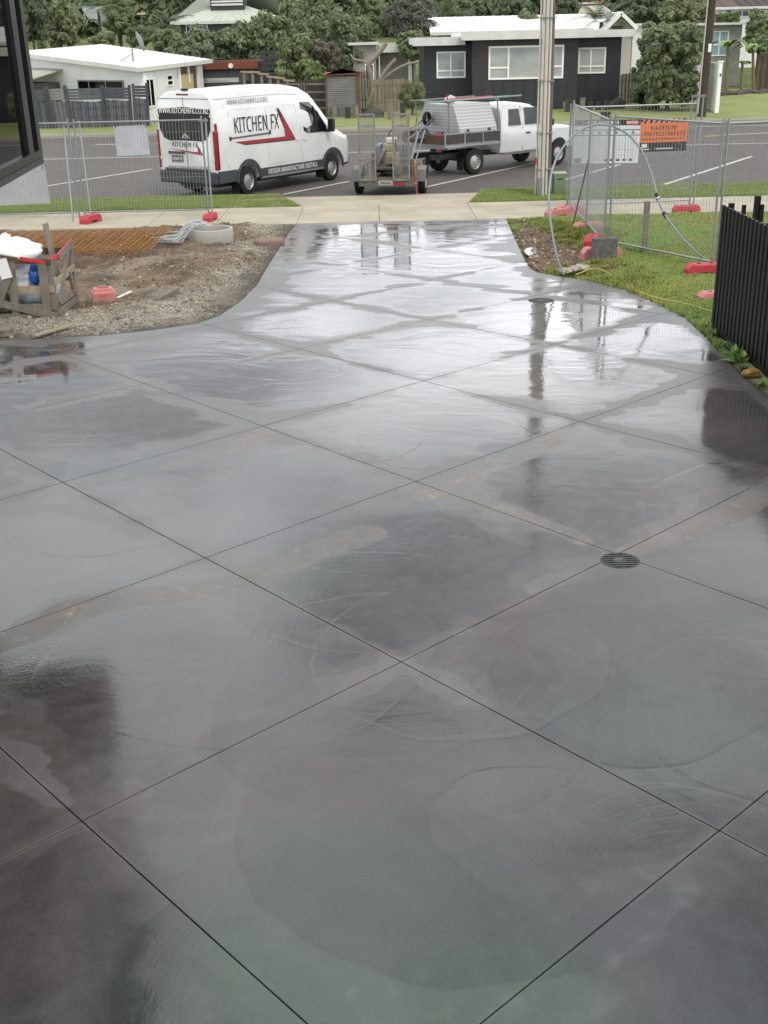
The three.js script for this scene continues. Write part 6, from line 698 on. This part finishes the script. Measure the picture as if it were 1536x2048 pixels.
{ // white gabled end to its right
  const fr = planeAt(1208, 1264, 60, 76); const t = thing('gabled_house', 'white gable end with dark slatted window behind the dark house roof', 'house', fr.P(fr.len / 2, 0)); const a = fr.hit(1210, 62), b = fr.hit(1240, 30), c = fr.hit(1264, 56); obj('wall', poly3([fr.P(a[0], -0.2), fr.P(c[0], -0.2), fr.P(c[0], c[1]), fr.P(b[0], b[1] - 0.1), fr.P(a[0], a[1])], -0.3, fr.n), M(0xa3a097, 0.8), t); obj('barge_board', [beam(fr.P(a[0] - 0.2, a[1] - 0.05, 0.2), fr.P(b[0], b[1] + 0.1, 0.2), 0.5, 0.2), beam(fr.P(b[0], b[1] + 0.1, 0.2), fr.P(c[0] + 0.25, c[1] - 0.05, 0.2), 0.5, 0.2)], mat.roofWhite, t); obj('roof', [poly3([fr.P(a[0] - 0.2, a[1], 0.2), fr.P(b[0], b[1] + 0.12, 0.2), fr.P(b[0], b[1] + 0.12, -7), fr.P(a[0] - 0.2, a[1], -7)], 0.08, YUP), poly3([fr.P(b[0], b[1] + 0.12, 0.2), fr.P(c[0] + 0.2, c[1], 0.2), fr.P(c[0] + 0.2, c[1], -7), fr.P(b[0], b[1] + 0.12, -7)], 0.08, YUP)], mat.roofWhite, t); const w = fr.px(1224, 44, 1245, 62); for (let i = 0; i < 7; i++) obj('slat', fr.box(lerp(w[0], w[1], i / 7), lerp(w[0], w[1], (i + 0.7) / 7), w[2] - 0.5, w[3] - 0.2, 0.005, 0.06), mat.charcoal, t);
}
{ // pale two-part house left of the dark house
  const fr = planeAt(706, 832, 110, 79), t = thing('pale_house', 'pale grey house with deck and white eaves behind the crooked tree', 'house', fr.P(fr.len / 2, 0)); const a = fr.px(706, 90, 752, 140), b = fr.px(748, 103, 832, 170); obj('wall', fr.box(a[0], a[1], -0.3, a[3], -6, 0.0), M(0xa3a39e, 0.8, { map: T.mottle }), t); obj('wall', fr.box(a[1] + 0.01, b[1], -0.3, b[3], -6, -0.6), M(0x8c8a80, 0.8, { map: T.mottle }), t); obj('eave', [fr.box(a[0] - 0.3, a[1] + 0.2, a[3], a[3] + 0.16, -6, 0.4), fr.box(a[1] + 0.21, b[1] + 0.3, b[3] - 0.05, b[3] + 0.5, -6, 0.1)], mat.fascia, t); obj('veranda_post', [fr.box(lerp(b[0], b[1], 0.12), lerp(b[0], b[1], 0.14), 0, b[3], -0.3, -0.1), fr.box(lerp(b[0], b[1], 0.82), lerp(b[0], b[1], 0.85), 0, b[3], -0.3, -0.1)], mat.frameWhite, t); windowOn(t, wallFrame(fr.P(0, 0, -0.6), fr.P(fr.len, 0, -0.6)), [lerp(b[0], b[1], 0.84), b[1] - 0.2, 1.0, b[3] - 0.7], { v: [0.5] }); windowOn(t, fr, [lerp(a[0], a[1], 0.5), lerp(a[0], a[1], 0.9), 1.2, 2.2], {});
}
gableHouse('small distant white house with a grey gable among palms', 148, 196, 36, 14, 66, 160, mat.white, M(0x7d858b, 0.7), { run: 4, win: [[158, 42, 170, 54], [176, 42, 190, 54]] });
gableHouse('distant house with an orange tiled roof', 276, 322, 27, 17, 48, 150, mat.white, M(0xb07a5c, 0.8, { map: T.speck }), { run: 3, win: [[292, 32, 312, 44]] });
gableHouse('distant house with a bright red roof', 1150, 1202, 6, -10, 26, 130, mat.white, M(0xb5524c, 0.7), { run: 3, win: [[1166, 9, 1184, 20]] });
gableHouse('low distant house with pale roof below the red roof', 1140, 1210, 24, 14, 40, 112, M(0x9b988c, 0.8), M(0xaeada2, 0.7), { run: 3 });
gableHouse('distant grey house near the top of the white pole', 930, 985, 22, 12, 40, 140, mat.charcoal, M(0x8b8f90, 0.6), { run: 3 });
gableHouse('brown tiled roof house on the right beyond the hedge', 1455, 1600, 14, -12, 60, 92, mat.white, M(0x54483f, 0.85, { map: T.speck }), { run: 4, win: [[1470, 20, 1498, 34], [1506, 20, 1530, 34]] });
gableHouse('white gabled house beside the dark timber pole', 1428, 1462, 16, 0, 60, 90, mat.white, M(0x54483f, 0.85), { run: 2 });
{ const fr = planeAt(1400, 1486, 90, 82), t = thing('pale_cottage', 'pale green grey cottage with large blue tinted windows', 'house', fr.P(fr.len / 2, 0)); const r = fr.px(1400, 50, 1482, 118); obj('wall', fr.box(r[0], r[1], -0.2, r[3], -6, 0), M(0x9a9f95, 0.8, { map: T.mottle }), t); obj('eave', fr.box(r[0] - 0.3, r[1] + 0.3, r[3], r[3] + 0.14, -6.3, 0.5), mat.fascia, t); windowOn(t, fr, fr.px(1420, 62, 1456, 112), { v: [0.5], h: [[0.45, 0, 1]], back: (f, a, b, c, d) => f.box(a, b, c, d, 0.003, 0.01), backMat: M(0x88a2ab, 0.8) }); }
{ const fr = planeAt(1262, 1300, 90, 78), r = fr.px(1265, 52, 1300, 110), t = thing('white_wall_house', 'narrow white wall of a house behind the big shrub', 'house', fr.P(fr.len / 2, 0)); obj('wall', fr.box(r[0], r[1], -0.2, r[3], -4, 0), mat.white, t); obj('eave', fr.box(r[0] - 0.2, r[1] + 0.2, r[3] + 0.001, r[3] + 0.15, -4, 0.3), mat.fascia, t); }
{ const fr = planeAt(395, 470, 92, 84), r = fr.px(398, 80, 470, 98), t = thing('garden_shed', 'low beige shed roof behind the white house', 'shed', fr.P(fr.len / 2, 0)); obj('wall', fr.box(r[0], r[1], -0.2, r[3] - 0.3, -3, 0), M(0x8c8a72, 0.8), t); obj('roof', fr.box(r[0] - 0.2, r[1] + 0.2, r[3] - 0.29, r[3], -3.2, 0.3), M(0xb3b29f, 0.7), t); }
// ---- white vinyl fence by the dark pole
{ const p0 = F(1391, 180, 66), p1 = F(1436, 180, 57.5), fr = wallFrame(p0, p1); const yt = fr.hit(1436, 124)[1]; const t = thing('vinyl_fence', 'white vinyl panel fence beside the dark timber pole', 'fence', p1.clone().setY(0)); const n = 14; for (let i = 0; i < n; i++) obj('board', fr.box((fr.len * i) / n + 0.004, (fr.len * (i + 1)) / n - 0.004, 0.08, yt - 0.2, -0.02, 0.02), mat.frameWhite, t); obj('rail', [fr.box(0, fr.len, yt - 0.199, yt - 0.05, -0.04, 0.04), fr.box(0, fr.len, 0.0, 0.079, -0.04, 0.04)], mat.frameWhite, t); const q = fr.P(fr.len + 0.08, 0); obj('post', [bx(0.18, yt + 0.1, 0.18, q.x, (yt + 0.1) / 2 - 0.05, q.z), bx(0.24, 0.06, 0.24, q.x, yt + 0.04, q.z)], mat.frameWhite, t); obj('latch', bx(0.06, 0.12, 0.05, q.x + 0.02, yt - 0.55, q.z + 0.1), mat.blackPlastic, t); }
// ---- timber bollards, rocks along the far verge
{
  const P = [[666, 182, 236], [669, 214, 238], [696, 217, 240], [712, 212, 240], [729, 219, 238], [781, 202, 242], [806, 208, 240], [1130, 206, 226], [1135, 200, 228], [1164, 198, 226], [1179, 205, 226], [1197, 206, 224], [1212, 203, 224], [1206, 226, 242], [1216, 226, 242]];
  const nm = ['tall crooked', 'short round', 'thick square', 'plain square', 'low stubby', 'slim tall', 'weathered', 'pointed lantern topped', 'stout', 'mossy', 'thin', 'dark squat', 'dark flat topped', 'black', 'black capped'];
  P.forEach(([u, vt, vb], i) => { const b = G(u, vb), d = -b.z; const h = F(u, vt, d).y; const t = thing('bollard', nm[i] + ' timber bollard on the far verge', 'bollard', b.clone(), { group: 'bollards along the far verge' }); const m = i >= 11 ? mat.timberDark : i % 2 ? mat.timberGrey : mat.timberDark; obj('post', bx(0.22, h + 0.05, 0.2, b.x, h / 2 - 0.02, b.z, 0.2 * i, 0, (i === 0 ? 0.06 : 0)), m, t); obj('cap', [bx(0.25, 0.05, 0.23, b.x, h + 0.03, b.z, 0.2 * i)], m, t); });
  [[748, 238, 0.62, 0.5, 'large dark boulder on the verge behind the trailer ramps'], [1234, 222, 0.5, 0.62, 'rounded grey boulder beside the big shrub'], [1302, 222, 0.5, 0.4, 'low rounded boulder under the big shrub'], [1120, 215, 0.3, 0.3, 'small rock by the dark house step']].forEach(([u, v, s, h, l]) => { const p = G(u, v); const g = stone.clone(); g.scale(s, h, s * 0.7); g.translate(p.x, h * 0.35, p.z); tag(obj('boulder', g, mat.rock), l, 'boulder'); });
}
// ------------------------------------------------------------------ trees and shrubs
function crownGeo(sd, rx, ry, rz, clumps, per, leaf, cols, o = {}) {
  const r = rng(sd), pos = [], col = [], nor = []; const q = V(), a = V(), b = V(), n = V();
  const cl = []; for (let i = 0; i < clumps; i++) { const th = r() * 6.283, ph = Math.acos(2 * r() - 1), k = Math.pow(r(), 0.34) * (0.82 + 0.3 * r()), sq = (v) => Math.sign(v) * Math.pow(Math.abs(v), o.full ? 0.6 : 0.85); cl.push([sq(Math.sin(ph) * Math.cos(th)) * rx * k, sq(Math.cos(ph)) * ry * k, sq(Math.sin(ph) * Math.sin(th)) * rz * k, (0.14 + 0.22 * r()) * (o.clump || 1) * Math.min(rx, ry * 1.3), r()]); }
  for (const [cx, cy, cz, cr, tone] of cl) for (let i = 0; i < per; i++) {
    const th = r() * 6.283, ph = Math.acos(2 * r() - 1), k = cr * 1.1 * Math.pow(r(), 0.55); n.set(Math.sin(ph) * Math.cos(th), Math.cos(ph) * 0.8, Math.sin(ph) * Math.sin(th)); q.set(cx, cy, cz).addScaledVector(n, k);
    n.add(V((r() - 0.5) * 1.1, 0.5 * r(), (r() - 0.5) * 1.1)).normalize(); a.set(r() - 0.5, r() - 0.5, r() - 0.5).cross(n).normalize(); b.crossVectors(n, a); const l = leaf * (0.6 + 0.8 * r()), w = l * (o.narrow || 0.5);
    const p0 = q.clone().addScaledVector(a, -l), p1 = q.clone().addScaledVector(b, w).addScaledVector(n, -l * 0.15), p2 = q.clone().addScaledVector(a, l).addScaledVector(n, -l * 0.3), p3 = q.clone().addScaledVector(b, -w).addScaledVector(n, -l * 0.15);
    for (const p of [p0, p1, p2, p0, p2, p3]) pos.push(p.x, p.y, p.z);
    const c = cols[Math.floor(r() * cols.length)], v = 1.5 * (0.7 + 0.4 * r() + 0.35 * (tone - 0.5)); for (let j = 0; j < 6; j++) col.push(c[0] * v, c[1] * v, c[2] * v);
  }
  const g = new THREE.BufferGeometry(); g.setAttribute('position', new THREE.Float32BufferAttribute(pos, 3)); g.setAttribute('color', new THREE.Float32BufferAttribute(col, 3)); g.setAttribute('uv', new THREE.Float32BufferAttribute(new Float32Array(pos.length / 3 * 2), 2)); g.computeVertexNormals(); return g;
}
const leafMat = new THREE.MeshPhysicalMaterial({ color: 0xffffff, roughness: 0.9, vertexColors: true, side: THREE.DoubleSide, transmission: 0.4, thickness: 0 }); const bark = M(0x5b5046, 0.9, { map: T.wood }), barkPale = M(0x9b9386, 0.9, { map: T.wood });
const GR = { dark: [[0.07, 0.105, 0.045], [0.09, 0.125, 0.052], [0.08, 0.1, 0.055]], mid: [[0.1, 0.145, 0.052], [0.125, 0.175, 0.065], [0.09, 0.125, 0.052], [0.15, 0.18, 0.085]], olive: [[0.14, 0.165, 0.065], [0.175, 0.2, 0.085], [0.11, 0.14, 0.06]], bright: [[0.12, 0.18, 0.05], [0.15, 0.21, 0.07], [0.09, 0.14, 0.04]], grey: [[0.08, 0.085, 0.065], [0.1, 0.1, 0.075], [0.065, 0.075, 0.05]], dry: [[0.16, 0.13, 0.08], [0.13, 0.12, 0.07], [0.18, 0.15, 0.1]] };
function tree(name, label, cat, box, D, cols, o = {}) {
  const [u0, v0, u1, v1] = box, a = F(u0, v1, D), b = F(u1, v0, D), c = F((u0 + u1) / 2, (v0 + v1) / 2, D), rx = Math.abs(b.x - a.x) / 2, ry = Math.abs(b.y - a.y) / 2, rz = o.rz || Math.min(rx, ry * 1.4), base = o.base ?? terrainY(c.x, -D) + (D < 76.5 ? 0.3 : 0);
  const t = thing(name, label, cat, V(c.x, base, -D), o.group ? { group: o.group } : {}); const sd = seed0++; const vol = rx * ry; const clumps = o.clumps || Math.round(clamp(60 + vol * 4, 70, 170)); const leaf = o.leaf || 0.11; const per = o.per || Math.round(clamp(110 + vol * 2, 110, 170));
  const g = crownGeo(sd, rx * 0.86, ry * 0.86, rz * 0.86, clumps, per, leaf, cols, o); g.translate(c.x, c.y, c.z); obj('crown', g, leafMat, t);
  const r = rng(sd + 900), tr = []; const th = Math.max(0.06, rx * 0.06); const f = V(c.x, Math.max(base + 0.15, c.y - ry * 0.25), c.z); tr.push(bar(V(c.x, base - 0.1, c.z), f, th, 9, th * 0.7)); for (let i = 0; i < 6; i++) { const an = r() * 6.283; tr.push(bar(f.clone().add(V(0, -ry * 0.15 * r(), 0)), V(c.x + Math.cos(an) * rx * 0.6, c.y + ry * (0.1 + 0.5 * r()), c.z + Math.sin(an) * rz * 0.6), th * 0.5, 6, th * 0.2)); }
  obj('trunk', tr, o.bark || bark, t); return t;
}
const TB = 'trees';
// hedge of dark broad-leaved trees behind the van
[[325, 75, 430, 190, 77, 'leftmost rounded dark tree of the hedge by the white house roof'], [375, 42, 490, 190, 80, 'dark hedge tree below the pale green roof'], [435, 26, 560, 180, 81, 'tall dark hedge tree above the brown garage'], [495, 14, 620, 190, 83, 'tallest dark hedge tree beside the pale green roof'], [595, 18, 725, 190, 80, 'broad dark hedge tree behind the dry bush'], [560, -5, 670, 120, 88, 'dark tree behind the tall hedge'], [650, 10, 745, 170, 84, 'dark tree at the end of the hedge before the pale house']].forEach(([a, b, c, d, D, l]) => tree('hedge_tree', l, 'tree', [a, b, c, d], D, [...GR.dark, ...GR.mid], { leaf: 0.15, group: 'dark hedge trees behind the van', base: 0, full: 1 }));
tree('leafy_shrub', 'bright green bushy tree in front of the dark hedge', 'tree', [545, 58, 628, 178], 70, [...GR.mid, ...GR.olive], { leaf: 0.12, base: 0, full: 1 });
tree('dry_bush', 'dry brownish bush beside the bright hedge shrub', 'bush', [620, 78, 688, 150], 70.5, [...GR.dry, ...GR.grey], { leaf: 0.1, base: 0, narrow: 0.25 });
tree('pale_shrub', 'pale yellow green shrub above the slatted shed', 'shrub', [610, 118, 656, 178], 66, GR.bright, { leaf: 0.1, base: 0 });
tree('large_shrub', 'large dense green shrub beside the dark timber pole', 'shrub', [1268, 34, 1412, 222], 60, [...GR.mid, ...GR.olive, ...GR.mid, ...GR.dark], { leaf: 0.13, base: 0, clumps: 420, per: 120, clump: 0.7, rz: 1.8, full: 1 });
tree('large_shrub', 'spreading lower part of shrubbery against the paling fence', 'shrub', [1252, 120, 1320, 222], 62, [...GR.mid, ...GR.dark], { leaf: 0.11, base: 0, full: 1 });
tree('flax_bush', 'olive grassy bush at the corner of the dark house', 'bush', [797, 160, 852, 215], 61, GR.olive, { leaf: 0.2, narrow: 0.08, base: 0, clumps: 40, per: 130 });
// left background
[[20, -40, 100, 100, 90, 'tall dark conifer beside the dark house wing', 'dark', 0.13], [85, -15, 150, 108, 96, 'dark olive tree behind the white house', 'olive', 0.14], [112, 12, 148, 95, 108, 'brownish dark tree beside the small distant white house', 'grey', 0.15], [212, 8, 268, 80, 112, 'bushy tree behind the satellite dish', 'mid', 0.16], [250, 48, 310, 92, 106, 'rounded green tree below the orange roof', 'mid', 0.15], [180, 62, 240, 106, 100, 'low green bushes beyond the white roof', 'olive', 0.14], [300, 50, 370, 112, 92, 'green bushes left of the pale green roof', 'mid', 0.14], [300, -30, 360, 20, 190, 'far dark tree above the orange roof', 'dark', 0.2], [235, -30, 300, 20, 200, 'far dark tree beyond the palms', 'dark', 0.2]].forEach(([a, b, c, d, D, l, k, lf]) => tree('garden_tree', l, 'tree', [a, b, c, d], D, GR[k], { leaf: lf, group: 'garden trees on the hillside' }));
// centre and right background
[[700, -30, 770, 70, 96, 'dark green tree left of the grey spreading tree', 'mid', 0.16], [755, -10, 880, 90, 82, 'grey green spreading tree with a crooked pale trunk', 'grey', 0.11], [790, 60, 860, 120, 78, 'dense lower bough of shrub by the pale house deck', 'mid', 0.11], [860, -20, 950, 40, 120, 'dark tree behind the long white roof', 'mid', 0.17], [985, -15, 1070, 56, 110, 'dark bushy tree left of the white conduit pole', 'dark', 0.16], [1030, 18, 1078, 62, 84, 'shrub in front of the long white roof', 'olive', 0.13], [1090, -15, 1160, 36, 108, 'dark tree right of the white conduit pole', 'dark', 0.17], [1225, -25, 1345, 50, 92, 'dark tree above the white gable', 'dark', 0.16], [1300, -20, 1430, 70, 84, 'broad green tree behind the large shrub', 'olive', 0.14], [1420, 24, 1490, 50, 86, 'clipped green hedge above the pale cottage', 'bright', 0.12], [1480, 10, 1560, 110, 80, 'glossy green tree beside the banana plants', 'mid', 0.15], [1500, 60, 1580, 130, 77, 'leafy shrub by the brown timber fence', 'mid', 0.15], [930, -30, 1010, 12, 170, 'far tree beyond the distant grey house', 'mid', 0.2], [1160, -35, 1260, 8, 150, 'far tree beside the red roof', 'olive', 0.2]].forEach(([a, b, c, d, D, l, k, lf]) => tree('garden_tree', l, 'tree', [a, b, c, d], D, GR[k], { leaf: lf, group: 'garden trees on the hillside', base: D < 90 ? 0 : undefined }));
{ // crooked pale trunk
  const t = thing('crooked_trunk', 'crooked pale bare trunk with twisted branches before the pale house', 'tree', G(737, 208)); const L = (l, r) => tube(l.map(([u, v]) => F(u, v, 63)), r, 30, 8); obj('trunk', L([[736, 208], [743, 185], [741, 150], [738, 128], [752, 112], [762, 100], [772, 85]], 0.13), barkPale, t); obj('branch', L([[738, 128], [725, 122], [708, 118], [700, 108]], 0.05), barkPale, t); obj('branch', L([[752, 168], [765, 150], [778, 132], [792, 118]], 0.08), barkPale, t); obj('branch', L([[756, 166], [790, 140], [815, 128], [838, 124]], 0.06), barkPale, t); obj('branch', L([[737, 208], [733, 190], [736, 178]], 0.08), barkPale, t);
}
function palm(label, u, v, D, r, n, cols, trunkH) { const c = F(u, v, D), base = D > 76 ? terrainY(c.x, -D) : 0; const t = thing('palm', label, 'palm', V(c.x, base, -D), { group: 'palms' }); obj('trunk', bar(V(c.x, base - 0.1, -D), c, 0.16, 10, 0.12), bark, t); const rr = rng(seed0++); for (let i = 0; i < n; i++) { const an = (i / n) * 6.283 + rr() * 0.4, el = 0.1 + 1.1 * rr(); const pos = [], L = r * (0.8 + 0.4 * rr()); const pt2 = (k) => V(Math.cos(an) * Math.cos(el) * L * k, Math.sin(el) * L * k - 0.55 * L * k * k * (1.2 - el * 0.5), Math.sin(an) * Math.cos(el) * L * k); const sd = V(-Math.sin(an), 0, Math.cos(an)); for (let j = 0; j < 14; j++) { const k = 0.12 + (0.88 * j) / 14, p = pt2(k), p2 = pt2(k + 0.035); for (const s of [-1, 1]) { const w = L * 0.22 * Math.sin(Math.PI * (0.15 + 0.8 * k)); const tip = p.clone().addScaledVector(sd, s * w).add(pt2(Math.min(1, k + 0.14)).sub(p)).add(V(0, -w * 0.45, 0)); pos.push(p.x, p.y, p.z, p2.x, p2.y, p2.z, tip.x, tip.y, tip.z); } } const g = new THREE.BufferGeometry(); g.setAttribute('position', new THREE.Float32BufferAttribute(pos, 3)); g.setAttribute('uv', new THREE.Float32BufferAttribute(new Float32Array(pos.length / 3 * 2), 2)); g.computeVertexNormals(); g.translate(c.x, c.y, c.z); obj('frond', g, cols, t); } }
const pm = M(0x4a5a30, 0.6), pm2 = M(0x5d6b38, 0.6), pm3 = M(0x3f4d30, 0.65);
palm('slim palm left of the satellite dish', 196, 18, 118, 3.4, 14, pm); palm('palm with drooping fronds above the satellite dish', 232, 12, 112, 3.2, 14, pm2); palm('low palm beside the pale green roof eave', 338, 48, 95, 2.4, 12, pm3); palm('dark palm at the left end of the long white roof', 890, 30, 92, 2.6, 14, pm3); palm('upright palm between the white roof and the gable', 1203, 44, 77, 2.5, 16, pm); palm('small palm among dark trees beyond the long roof', 965, 28, 130, 2.6, 12, pm2);
{ // banana plants
  const bm = M(0x6f8a40, 0.55), bm2 = M(0x54702f, 0.6); [[1456, 150, 78, 1456, 92, 'tall banana plant before the pale cottage'], [1512, 140, 84, 1506, 100, 'drooping banana plant by the brown fence'], [1486, 150, 110, 1485, 128, 'small banana shoot between the taller plants']].forEach(([u, vb, vt, uc, vc, l], k) => { const D = 74, b = F(u, vb, D), c = F(uc, vc, D); const t = thing('banana_plant', l, 'plant', V(b.x, 0.1, b.z)); obj('stem', bar(V(b.x, 0, b.z), c, 0.12, 8, 0.08), M(0x6b6444, 0.8), t); const r = rng(300 + k); for (let i = 0; i < 7; i++) { const an = r() * 6.283, L = (k === 2 ? 0.8 : 1.7) * (0.7 + 0.5 * r()), pos = []; const P = (q, s) => V(c.x + Math.cos(an) * L * q * 0.75 - Math.sin(an) * s, c.y + L * (0.75 * q - 0.8 * q * q), c.z + Math.sin(an) * L * q * 0.75 + Math.cos(an) * s); for (let j = 0; j < 6; j++) { const q0 = j / 6, q1 = (j + 1) / 6, w0 = 0.26 * Math.sin(Math.PI * (0.08 + 0.9 * q0)), w1 = 0.26 * Math.sin(Math.PI * (0.08 + 0.9 * q1)); for (const s of [-1, 1]) for (const p of [P(q0, 0), P(q0, s * w0), P(q1, s * w1), P(q0, 0), P(q1, s * w1), P(q1, 0)]) pos.push(p.x, p.y - (p === 0 ? 0 : 0), p.z); } const g = new THREE.BufferGeometry(); g.setAttribute('position', new THREE.Float32BufferAttribute(pos, 3)); g.setAttribute('uv', new THREE.Float32BufferAttribute(new Float32Array(pos.length / 3 * 2), 2)); g.computeVertexNormals(); obj('leaf', g, i % 2 ? bm : bm2, t); } });
  const gs = []; const r = rng(66); for (let i = 0; i < 40; i++) { const p = G(lerp(1436, 1560, i / 40), 152 - 4 * r()); const s = 0.2 + 0.25 * r(); const g = stone.clone(); g.scale(s * 1.3, s, s); g.rotateY(r() * 6); g.translate(lerp(17, 27, i / 40), 0.2, -70.5 - r()); gs.push(g); } tag(obj('rock_border', gs, mat.rock), 'row of dark rocks edging the garden bed behind the lawn', 'rocks', null, 'stuff');
}
// far woods on the hills
{ const g = crownGeo(999, 1, 0.8, 1, 16, 40, 0.16, [[1, 1, 1]], {}); g.deleteAttribute('color'); const wm = M(0xffffff, 0.8);
  scatter('hill_woods', 'dark wooded hillside far behind the houses', 'woods', g, wm, 4200, (r, Q, C) => { const d = 128 + 540 * Math.pow(r(), 1.35), x = (r() - 0.5) * d * 1.3, u = 768 + (2466 * x) / d; if ((u > 140 && u < 335 && d < 168) || (u > 1135 && u < 1220 && d < 140) || (u > 922 && u < 992 && d < 148)) return false; Q.position.set(x, terrainY(x, -d) + 1.5, -d); const s = (2.2 + 2.6 * r()) * (0.7 + d / 500); Q.scale.set(s, s * (0.8 + 0.5 * r()), s); Q.rotation.set(0, r() * 6.28, 0); const v = 0.75 + 0.5 * r(); const h = clamp((d - 250) / 400); C.setRGB((0.075 + 0.02 * h) * v, (0.1 + 0.02 * h) * v, (0.045 + 0.05 * h) * v); return true; }, 71); }  // woods turn bluer with distance, haze put into their colour
lap('all done');
renderer.render(scene, camera);
